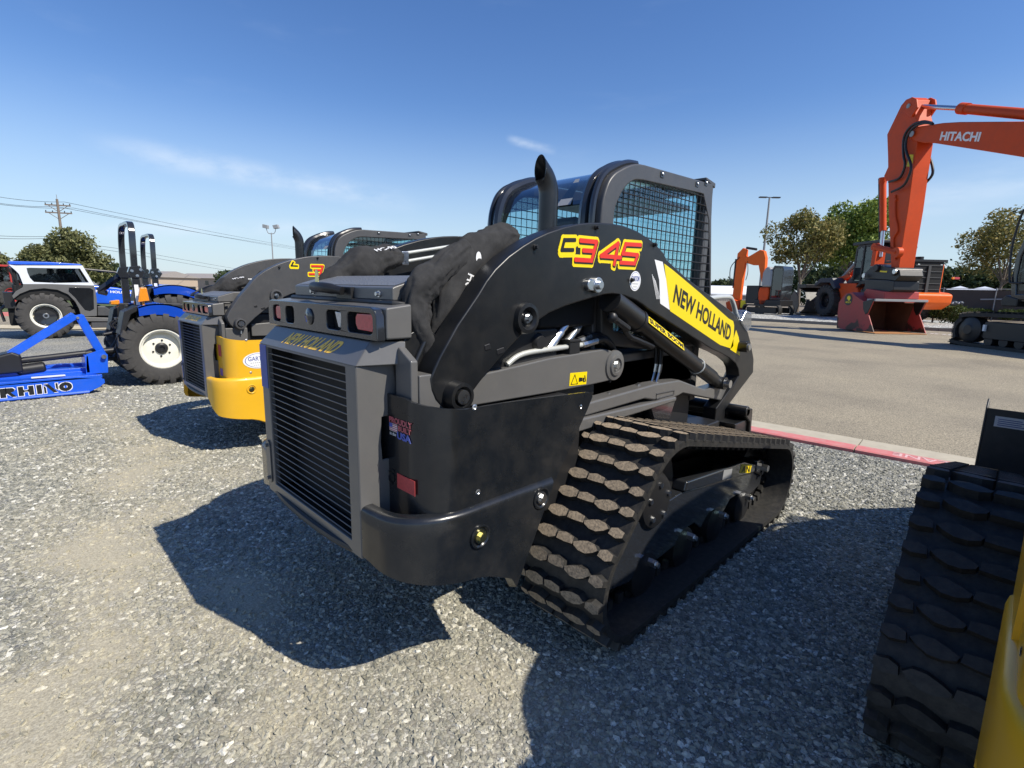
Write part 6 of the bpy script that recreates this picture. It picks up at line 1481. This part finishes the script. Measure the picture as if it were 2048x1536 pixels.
    b.box(6.53, 6.58, 1.18, 1.32, 1.75, 3.3); b.build('grille_bars', 'bucket_grey', g)
    b = MB()
    for y in (.6, 1.85): b.box(6.5, 6.52, y, y + .12, 3.28, 3.38)
    b.build('work_lamp', 'clear_lens', h, bevel=.01)
    b = MB(); b.prism([(5.3, 1.35), (5.5, 2.1), (6.1, 1.9), (6.6, 1.85), (6.85, 1.75), (6.8, 1.25), (6.3, .95), (5.5, .9)], -.1, 2.6, axis='y'); b.build('counterweight', 'orange_lite', t, bevel=.12, seg=3)
    for y in (-.25, 2.6):
        b = MB(); b.box(6.5, 6.56, y, y + .12, 2.6, 2.72); b.box(6.5, 6.56, y + .12, y + .4, 2.6, 2.72, 1); b.build('rear_lamp', ['amber', 'red_lens'], t, bevel=.01)
    b = MB()
    for n0 in (.15, -1.85): pr(b, [(2.8, 2.1), (3.2, 2.5), (4.4, 2.6), (5.1, 2.4), (5.2, 2.2), (4.3, 2.4), (3.3, 2.3)], n0, n0 - .8)
    b.build('rear_fender', 'plastic', t, bevel=.03)
M['blue_black'] = pm('slate_plastic', (.035, .042, .06), .5, var=.1)
wheel_loader()

# ---------------------------------------------------------------- small orange excavator far behind
def mini_excavator():
    t = thing('small_excavator', 'small bright orange excavator with bent boom, far across the yard beside lamp pole', 'excavator', (-13.9, 40.2, 0), math.radians(-8))
    S = 27.5   # pixels are about 27.5 to the metre out here; sizes below are metres
    b = MB(); b.prism([(-2.6, .2), (-2.5, 4.6), (-2.1, 5.0), (-1.75, 4.85), (-1.7, 4.2), (-1.9, 2.6), (-1.95, .2)], -.16, .16, axis='y'); st = b.build('dipper_arm', 'orange_lite', t, bevel=.03)
    b = MB(); b.prism([(-2.0, 4.5), (-1.4, 4.3), (.4, 4.8), (1.0, 4.7), (1.35, 4.2), (1.5, 2.6), (1.2, 2.4), (.7, 3.2), (.4, 3.7), (-.4, 3.7), (-1.7, 3.9)], -.2, .2, axis='y'); b.build('boom', 'orange_lite', t, bevel=.04)
    b = MB(); b.cyl((-1.9, 0, 5.0), (-.3, 0, 4.85), .09, 10); b.cyl((-2.65, 0, 4.2), (-2.65, 0, 2.0), .08, 10); b.build('arm_cylinder', 'plastic', t)
    b = MB(); b.tube(smooth_path([(-2.3, -.2, 4.3), (-2.9, -.2, 3.6), (-2.85, -.2, 2.6), (-2.5, -.2, 2.2)], 5), .035, 6); b.tube(smooth_path([(-1.3, -.2, 4.0), (-1.1, -.2, 3.2), (-1.3, -.2, 2.6)], 5), .035, 6); b.build('hydraulic_hose', 'plastic', st)
    b = MB(); b.prism([(-2.7, .2), (-2.9, .9), (-2.3, 1.2), (-1.6, .9), (-1.7, .2)], -.5, .5, axis='y'); b.build('bucket', 'orange', t, bevel=.05)
    b = MB(); b.prism([(1.75, .9), (1.6, 1.7), (1.75, 2.1), (3.1, 2.1), (3.2, 1.6), (3.0, .9), (2.6, .75), (2.0, .75)], -1.0, .9, axis='y', mi=0); b.build('counterweight', 'orange', t, bevel=.12, seg=3)
    b = MB(); b.prism([(1.9, 2.105), (1.95, 3.1), (2.3, 3.5), (2.9, 3.55), (3.35, 3.2), (3.4, 2.105)], -.97, .87, axis='y'); b.build('engine_cover', 'excavator_grey', t, bevel=.15, seg=3)
    cp = [(3.3, 1.2), (3.3, 3.4), (3.5, 3.6), (4.7, 3.55), (4.9, 3.3), (4.9, 1.2)]
    b = MB(); b.ring(cp, [(4.1 + (a - 4.1) * .84, 2.4 + (z - 2.4) * .86) for a, z in cp], -.9, .6, axis='y'); c = b.build('cab', 'gloss_black', t, bevel=.03)
    b = MB(); b.prism([(4.1 + (a - 4.1) * .92, 2.4 + (z - 2.4) * .93) for a, z in cp], -.85, .55, axis='y'); b.build('cab_glazing', 'dark_glass', c, smooth=0)
    b = MB(); b.box(-.3, 1.6, -.9, .9, .9, 2.2); b.box(1.2, 5.0, -1.0, .9, .75, 1.2); b.build('house', 'plastic', t, bevel=.05)
    for y in (-1.1, .7):
        lp = arc(.2, .45, .4, 90, 270, 8) + arc(4.9, .45, .4, -90, 90, 8); b = MB(); b.ring(lp, [(2.5 + (a - 2.5) * .95, .45 + (z - .45) * .75) for a, z in lp], y - .22, y + .22, axis='y'); b.box(.4, 4.7, y - .12, y + .12, .25, .65); b.build('crawler_track', 'rubber', t)
    b = MB(); b.box(2.3, 2.9, -1.2, -1.05, .1, .8); b.build('step', 'plastic', t)
    w = MB(); w.box(-1.3, -.4, -.6, -.55, .55, 1.1); w.build('yellow_plate', 'dec_yellow', t, smooth=0)
    for o in t.children_recursive:   # a short-tailed machine: everything aft of the dipper sits close up
        if o.type == 'MESH' and o.data.users == 1:
            for v in o.data.vertices:
                if v.co.x > -1.9: v.co.x = -1.9 + (v.co.x + 1.9) * .5
mini_excavator()

# ---------------------------------------------------------------- trees, shrubs, poles, wires, fence and buildings
def leaf_mat(name, c0, c1, c2):
    m = bpy.data.materials.new(name); m.use_nodes = True
    N, L = nodes_of(m); b = N['Principled BSDF']; b.inputs['Roughness'].default_value = .6; b.inputs['Specular IOR Level'].default_value = .25
    g = N.new('ShaderNodeNewGeometry')
    L.new(ramp(N, L, g.outputs['Random Per Island'], [(0, c0), (.55, c1), (1, c2)]), b.inputs['Base Color'])
    tr = N.new('ShaderNodeBsdfTranslucent'); L.new(b.inputs['Base Color'].links[0].from_socket, tr.inputs[0]); x = N.new('ShaderNodeMixShader'); x.inputs[0].default_value = .25
    L.new(b.outputs[0], x.inputs[1]); L.new(tr.outputs[0], x.inputs[2]); L.new(x.outputs[0], N['Material Output'].inputs[0])
    return m
M['leaf_olive'] = leaf_mat('olive_leaves', (.07, .08, .03), (.17, .175, .07), (.28, .28, .13))
M['leaf_green'] = leaf_mat('green_leaves', (.05, .085, .016), (.15, .22, .035), (.34, .4, .09))
M['leaf_autumn'] = leaf_mat('turning_leaves', (.08, .09, .025), (.22, .21, .065), (.4, .32, .12))
M['leaf_hedge'] = leaf_mat('hedge_leaves', (.025, .045, .012), (.06, .09, .022), (.12, .15, .04))
M['leaf_far'] = leaf_mat('far_leaves', (.03, .05, .02), (.055, .08, .03), (.09, .11, .045))
M['bark'] = pm('bark', (.17, .14, .11), .9, var=.4, vscale=6, bump=.5, bscale=40)

def leaves(name, mat, parent, blobs, n, size, seed, flat=1.0, shell=.55):
    r = np.random.default_rng(seed)
    w = np.array([b[3] ** 2 for b in blobs]); w /= w.sum(); idx = r.choice(len(blobs), n, p=w)
    d = r.normal(size=(n, 3)); d /= np.linalg.norm(d, axis=1)[:, None]
    rad = (shell + (1 - shell) * r.random(n) ** .6) * (1 + .12 * r.normal(size=n))
    B = np.array([b[:3] for b in blobs])[idx]; Rb = np.array([b[3] for b in blobs])[idx]
    c = B + d * (rad * Rb)[:, None] * np.array([1, 1, flat])
    u = r.normal(size=(n, 3)) + d * .3; u /= np.linalg.norm(u, axis=1)[:, None]
    v = np.cross(u, r.normal(size=(n, 3))); v /= np.linalg.norm(v, axis=1)[:, None]
    s = size * (.55 + .9 * r.random(n))[:, None]
    P = np.stack([c - u * s, c + v * s * .5, c + u * s, c - v * s * .5], 1).reshape(-1, 3)
    me = bpy.data.meshes.new(name); me.vertices.add(4 * n); me.vertices.foreach_set('co', P.astype('f').ravel())
    me.loops.add(4 * n); me.loops.foreach_set('vertex_index', np.arange(4 * n, dtype='i')); me.polygons.add(n); me.polygons.foreach_set('loop_start', np.arange(0, 4 * n, 4, dtype='i'))
    me.update(calc_edges=True); me.validate(); me.materials.append(M[mat])
    o = bpy.data.objects.new(name, me); col.objects.link(o); o.parent = parent; return o

def tree(label, base, h, cr, mat, seed, n=9000, size=.16, trunk_h=.3, nb=22, flat=.85, tr=.14, crown_z=None, lean=0, group=None, oval=1.0):
    t = thing('tree', label, 'tree', base, 0, group); r = random.Random(seed)
    th = h * trunk_h; b = MB()
    top = Vector((lean, 0, th)); b.tube(smooth_path([(0, 0, -.1), (lean * .3, 0, th * .5), top], 4), [tr * (1.25 - .6 * k / 8) for k in range(9)], 10)
    blobs = []; cz = crown_z or (th + h) / 2 + .0; hz = (h - th) / 2
    for k in range(nb):
        a = r.uniform(0, 2 * PI); e = math.asin(r.uniform(-.8, 1)); q = r.uniform(.45, .82)
        p = Vector((lean + cr * q * math.cos(a) * math.cos(e) * oval, cr * q * math.sin(a) * math.cos(e), cz + hz * q * math.sin(e)))
        blobs.append((*p, cr * r.uniform(.2, .4)))
        if k % 2 == 0:
            m = top.lerp(p, .5) + Vector((r.uniform(-.2, .2), r.uniform(-.2, .2), -.2 * (p - top).length * .3)); b.tube(smooth_path([top - Vector((0, 0, th * .15 * r.random())), m, p], 4), [tr * (.55 - .5 * j / 8) for j in range(9)], 6)
    blobs.append((lean, 0, cz, min(cr, hz) * .55))
    b.build('trunk', 'bark', t, smooth=60)
    leaves('crown', mat, t, blobs, n, size, seed, flat)
    return t
def gp(p): return (p[0], p[1], 0)
tree('dense olive tree with rounded crown behind the white cab tractor', gp([(-48.771,3.676,-1.308)][0]), 5.1, 2.5, 'leaf_olive', 11, n=15000, size=.115, trunk_h=.2, nb=30, group='dense olive trees on the left', oval=1.0)
tree('dense olive tree cut off by the left edge of the picture', gp([(-53.699,-1.295,-1.456)][0]), 4.4, 2.4, 'leaf_olive', 12, n=13000, size=.115, trunk_h=.2, nb=28, group='dense olive trees on the left')
tree('leafy tree with bright green crown behind the big excavator arm', gp([(-11.596,54.16,-0.087)][0]), 10.4, 4.0, 'leaf_green', 13, n=17000, size=.15, trunk_h=.3, nb=30, group='street trees on the right', tr=.2)
tree('thinner tree with olive and brown leaves beside the grey lamp pole', gp([(-13.884,47.535,-0.155)][0]), 9.0, 3.0, 'leaf_autumn', 14, n=8500, size=.125, trunk_h=.32, nb=22, group='street trees on the right', tr=.16)
tree('pale trunked open tree with turning leaves beside the fence', gp([(-2.287,60.688,0.248)][0]), 9.4, 3.6, 'leaf_autumn', 15, n=7500, size=.13, trunk_h=.34, nb=22, group='street trees on the right', tr=.14, lean=.25)

def far_clump(label, base, w, h, seed, mat='leaf_far'):
    t = thing('tree', label, 'tree', base, 0, 'far trees along the skyline'); r = random.Random(seed)
    b = MB(); b.tube([(0, 0, -.1), (0, 0, h * .5)], [.25, .12], 8); b.build('trunk', 'bark', t)
    leaves('crown', mat, t, [(r.uniform(-w, w) * .35, r.uniform(-w, w) * .2, h * r.uniform(.35, .75), w * r.uniform(.16, .28)) for _ in range(12)], 2500, .38, seed)
far_clump('low dark tree with peaked top on the skyline, first right of the loader tail', gp([(-8.291,113.439,-0.669)][0]), 10, 6.6, 21)
far_clump('dark rounded tree on the skyline, behind the pale trunked tree', gp([(-4.602,109.996,-0.443)][0]), 8, 6.2, 22)
far_clump('small dark tree above the white shed, beside the cab guard', gp([(-66.29,148.833,-1.012)][0]), 7, 6.5, 23)
far_clump('small dark tree above the white shed, left of the small excavator', gp([(-63.495,151.652,-0.928)][0]), 8, 5.6, 24)
far_clump('low green tree showing behind the steering wheel', gp([(-99.145,29.516,-1.332)][0]), 7, 3.6, 25)
far_clump('low green tree under the olive tree, at its right', gp([(-101.101,13.149,-1.401)][0]), 6, 3.4, 26)
far_clump('green trees filling the gap under the street trees', gp([(-21.912,85.558,-0.12)][0]), 12, 6.0, 27)
far_clump('low dark tree on the skyline at the right edge', gp([(-2.079,155.671,-0.53)][0]), 9, 4.2, 28)

# clipped shrubs
def shrub(label, px, d, w, h, seed):
    c = px; t = thing('shrub', label, 'shrub', (c[0], c[1], .15), 0, 'clipped shrubs along the rock bed')
    r = random.Random(seed); b = MB(); b.tube([(0, 0, -.05), (0, 0, h * .5)], [.05, .03], 6); b.build('stem', 'bark', t)
    leaves('foliage', 'leaf_hedge', t, [(r.uniform(-.16, .16) * w, r.uniform(-.16, .16) * w, h * r.uniform(.38, .52), w * r.uniform(.27, .33)) for _ in range(8)], 2200, .06, seed, .85, .8)
for k, (lab, p, w, h) in enumerate([('rounded clipped shrub beside the wheel loader rear tyre', [(-4.006,38.879,0.473)][0], 1.5, 1.6), ('largest rounded shrub, in front of the dark fence', [(-3.044,38.405,0.478)][0], 1.6, 1.25),
        ('small round shrub in the row before the pale trunk, first from the left', [(-3.271,51.125,0.46)][0], 1.0, .95), ('small square shrub in the row before the pale trunk, second from the left', [(-2.72,51.68,0.477)][0], 1.0, .95), ('small round shrub in the row before the pale trunk, third from the left', [(-2.17,52.236,0.494)][0], .9, .9), ('wide clipped shrub just right of the pale trunk', [(-1.161,50.389,0.576)][0], 1.3, .95), ('clipped shrub cut off at the right edge of the picture', [(-0.416,51.14,0.598)][0], 1.1, .95)]):
    shrub(lab, p, 0, w, h, 40 + k)

# poles
M['galv'] = pm('galvanised_steel', (.33, .32, .31), .5, metal=.4, var=.1)
M['wood'] = pm('weathered_wood', (.2, .16, .13), .9, var=.3, vscale=4, bump=.3)
def lamp_pole():
    p0 = Vector([(-22.706,63.301,0.349)][0]); p1 = Vector([(-23.519,65.653,12.405)][0]); z = p1.z
    t = thing('lamp_pole', 'tall grey lamp pole with two flat heads, rising beside the trees', 'street lamp', (p0.x, p0.y, 0))
    b = MB(); b.tube([(0, 0, -.2), (0, 0, z)], [.16, .1], 10); b.build('pole', 'galv', t, smooth=60)
    ax = Vector((CAMROT[0][0], CAMROT[1][0], 0)).normalized()
    for s in (1, -1):
        b = MB(); b.obox(Vector((0, 0, z)) + ax * s * .75, ax * .42, Vector((-ax.y, ax.x, 0)) * .18, (0, 0, .06)); b.tube([(0, 0, z), Vector((0, 0, z)) + ax * s * .5], .05, 6); b.build('lamp_head', 'plastic', t)
lamp_pole()
def flood_pole():
    p0 = Vector([(-57.514,21.139,-0.119)][0]); z = [(-58.769,21.719,6.87)][0][2]
    t = thing('flood_light_pole', 'thin pale pole with two floodlights on a curved yoke', 'light pole', (p0.x, p0.y, 0)); ax = Vector((CAMROT[0][0], CAMROT[1][0], 0)).normalized(); U = Vector((0, 0, 1))
    b = MB(); b.tube([(0, 0, -.2), (0, 0, z)], [.08, .05], 8); b.build('pole', 'galv', t, smooth=60)
    b = MB(); b.tube(smooth_path([U * (z + .45) - ax * .5, U * z - ax * .35, U * (z - .1), U * z + ax * .35, U * (z + .45) + ax * .5], 5), .035, 6); b.build('yoke', 'galv', t)
    for s, tilt in ((-1, .1), (1, .6)):
        b = MB(); b.obox(U * (z + .62) + ax * s * .55, ax * .26 + U * .05 * s, Vector((-ax.y, ax.x, 0)) * .2, U * .18 - ax * .1 * tilt * s); b.build('floodlight', 'excavator_grey', t, bevel=.03)
flood_pole()
UZ = {}
def utility_pole():
    p0 = Vector([(-82.375,6.134,-0.858)][0]); z = [(-84.606,6.971,10.838)][0][2]
    t = thing('utility_pole', 'wooden utility pole with two crossarms above the olive tree', 'utility pole', (p0.x, p0.y, 0)); ax = Vector((CAMROT[0][0], CAMROT[1][0], 0)).normalized()
    ax = (ax + Vector((-ax.y, ax.x, 0)) * .3).normalized()
    b = MB(); b.tube([(0, 0, -.2), (0, 0, z)], [.19, .12], 10); b.build('pole', 'wood', t, smooth=60)
    for dz, L_ in ((-.7, 1.25), (-1.55, 1.3)):
        b = MB(); c = Vector((0, 0, z + dz)); b.obox(c, ax * L_, Vector((-ax.y, ax.x, 0)) * .06, (0, 0, .07)); b.tube([c + ax * L_ * .8, Vector((0, 0, z + dz - .75))], .035, 5); b.tube([c - ax * L_ * .8, Vector((0, 0, z + dz - .75))], .035, 5); o = b.build('crossarm', 'wood', t)
        b = MB()
        for k in (-.95, -.45, .45, .95): b.cyl(c + ax * L_ * k + Vector((0, 0, .07)), c + ax * L_ * k + Vector((0, 0, .24)), .05, 8)
        b.build('insulator', 'plastic', o)
    b = MB(); b.tube([(0, 0, z), (0, 0, z + .5)], .03, 6); b.build('top_pin', 'galv', t)
    UZ['o'] = p0; UZ['z'] = z
utility_pole()
def wire(label, pts, sag):
    b = MB(); P = [Vector(p) for p in pts]; path = []
    for a, c in zip(P[:-1], P[1:]):
        for k in range(14):
            t_ = k / 14; q = a.lerp(c, t_); q.z -= sag * 4 * t_ * (1 - t_); path.append(q)
    path.append(P[-1]); o0 = path[0].copy(); b.tube([p - o0 for p in path], .022, 5)
    o = b.build('overhead_wire', 'plastic', None, smooth=60); o.location = o0; tag(o, label, 'wire', 'overhead wires on the left')
wire('topmost overhead wire, over the utility pole tip', [(-82.39,-0.924,10.687)][:1] + [(-84.606,6.971,10.838)][:1] + [(-149.724,68.585,11.44)][:1], .3)
wire('overhead wire from the near end of the upper crossarm', [(-82.289,-1.004,9.998)][:1] + [(-85.255,6.175,10.278)][:1] + [(-153.971,64.492,12.039)][:1], .3)
wire('overhead wire from the far end of the upper crossarm', [(-82.258,-1.028,9.786)][:1] + [(-83.731,7.665,10.144)][:1] + [(-151.773,66.48,11.234)][:1], .3)
wire('upper of the two thick low wires crossing behind the roll bar', [(-74.299,-1.314,5.761)][:1] + [(-82.906,4.655,6.5)][:1] + [(-94.549,14.469,6.05)][:1] + [(-156.944,59.395,3.964)][:1], .1)
wire('lower of the two thick low wires crossing behind the roll bar', [(-74.257,-1.347,5.472)][:1] + [(-82.873,4.629,6.269)][:1] + [(-94.475,14.411,5.544)][:1] + [(-156.817,59.295,3.097)][:1], .1)

# fence with dark screen, sheds behind
M['screen'] = pm('dark_fence_screen', (.075, .06, .052), .9, var=.25, vscale=1.5)
def fence():
    t = thing('screened_fence', 'long chain fence covered in dark brown screen behind the shrubs', 'fence', (-14, 52, 0), math.radians(2))
    b = MB(); n = 60; b.add([(k * .75, .04 * math.sin(k * 1.3), .05) for k in range(n)] + [(k * .75, .04 * math.sin(k * 1.3 + .5), 2.25) for k in range(n)], [(k, k + 1, n + k + 1, n + k) for k in range(n - 1)])
    sc = b.build('screen', 'screen', t, smooth=60)
    for k in range(16):
        b = MB(); b.cyl((k * 3, -.08, -.05), (k * 3, -.08, 2.4), .04, 8); b.build('post', 'galv', t)
    b = MB(); b.cyl((0, -.08, 2.32), (45, -.08, 2.32), .025, 6); b.build('top_rail', 'galv', t)
    # pale printed swoosh on the screen
    b = MB()
    for (x, z, w, h) in ((11.2, 1.5, 2.2, .12), (13.4, 1.35, 2.5, .12), (12.6, 1.65, 1.4, .25), (14.3, 1.75, 1.6, .3)): b.add([(x, -.06, z), (x + w, -.06, z + h * .8), (x + w, -.06, z + h * .8 + .08), (x, -.06, z + .1)], [(0, 1, 2, 3)])
    b.build('printed_mark', 'excavator_grey', sc, smooth=0)
fence()
def tent(label, c, w, h0, h1):
    t = thing('canopy_tent', label, 'tent', (c[0], c[1], 0), 0, 'white canopies behind the fence')
    b = MB(); b.add([(-w, -w, h0), (w, -w, h0), (w, w, h0), (-w, w, h0), (0, 0, h1), (-w, -w, h0 - .3), (w, -w, h0 - .3), (w, w, h0 - .3), (-w, w, h0 - .3)], [(0, 1, 4), (1, 2, 4), (2, 3, 4), (3, 0, 4), (0, 5, 6, 1), (1, 6, 7, 2), (2, 7, 8, 3), (3, 8, 5, 0)]); b.build('canopy', 'white', t, smooth=0)
    for sx in (1, -1):
        for sy in (1, -1):
            b = MB(); b.cyl((sx * w * .96, sy * w * .96, 0), (sx * w * .96, sy * w * .96, h0), .05, 6); b.build('leg', 'galv', t)
tent('white canopy roof above the fence, nearest the loader tail', [(-6.438,82.744,1.42)][0], 1.6, 2.5, 3.1)
tent('white canopy roof above the fence, just left of the pale trunk', [(-4.342,84.859,1.483)][0], 2.0, 2.5, 3.1)
def shed():
    a = Vector([(-50.208,107.674,0.156)][0]); c = Vector([(-44.895,113.034,0.315)][0]); m = (a + c) / 2
    t = thing('storage_shed', 'long white shed roof over a grey slatted wall, beyond the yard', 'building', (m.x, m.y, 0), math.atan2((c - a).y, (c - a).x))
    L_ = (c - a).length / 2 + 9
    b = MB(); b.box(-L_, L_, 0, 8, 0, 1.35)
    for k in range(int(L_ * 2 / .5)): b.box(-L_ + k * .5, -L_ + k * .5 + .2, -.06, 0, .0, 1.3)
    b.build('wall', 'shed_grey', t, smooth=0)
    b = MB(); b.prism([(-.4, 1.35), (-.4, 1.6), (.4, 3.2), (8, 3.4), (8, 1.35)], -L_ - .3, L_ + .3); b.build('roof', 'white', t, smooth=0)
M['shed_grey'] = pm('weathered_slats', (.3, .27, .25), .85, var=.2)
shed()
def low_building(label, p, L_, h, mat):
    t = thing('low_building', label, 'building', (p[0], p[1], 0), math.radians(20)); b = MB(); b.box(-L_, L_, 0, 9, 0, h); b.build('wall', mat, t, smooth=0)
    b = MB(); b.prism([(-.5, h), (4.5, h + 1.2), (9.5, h)], -L_ - .4, L_ + .4); b.build('roof', 'shed_grey', t, smooth=0)
    for k in range(int(L_ / 2)):
        b = MB(); b.box(-L_ + 1 + k * 4, -L_ + 2.2 + k * 4, -.03, .02, 1, 2); b.build('window', 'dark_glass_solid', t, smooth=0)
M['tan_wall'] = pm('tan_stucco', (.42, .33, .25), .9, var=.1)
low_building('low tan building with grey roof seen past the tractor steering wheel', [(-135.505,36.014,-2.393)][0], 16, 2.6, 'tan_wall')
low_building('low tan building with grey roof seen between olive tree and roll bar', [(-125.341,17.481,-2.108)][0], 9, 2.4, 'tan_wall')
M_ = None
# dark utility vehicle by the fence
def utility_vehicle():
    p = [(-3.359,43.824,0.397)][0]; t = thing('pole_lamp_fixture', 'small dark twin spotlight fixture on a bent stem by the shrubs', 'spotlight', (p[0], p[1], .1)); ax = Vector((CAMROT[0][0], CAMROT[1][0], 0)).normalized()
    z = 1.2
    b = MB(); b.tube(smooth_path([ax * .25, ax * .25 + Vector((0, 0, z * .8)), ax * .12 + Vector((0, 0, z))], 5), .04, 8); b.build('stem', 'plastic', t)
    for s in (-.28, .1):
        b = MB(); b.ball(ax * s + Vector((0, 0, z)), (.2, .2, .12), 12); k = b.build('lamp_head', 'blue_black', t, smooth=60)
        b = MB(); b.ball(ax * s + Vector((-.05, -.17, z - .01)), (.07, .05, .06), 10); b.build('lens', 'clear_lens', k, smooth=60)
utility_vehicle()
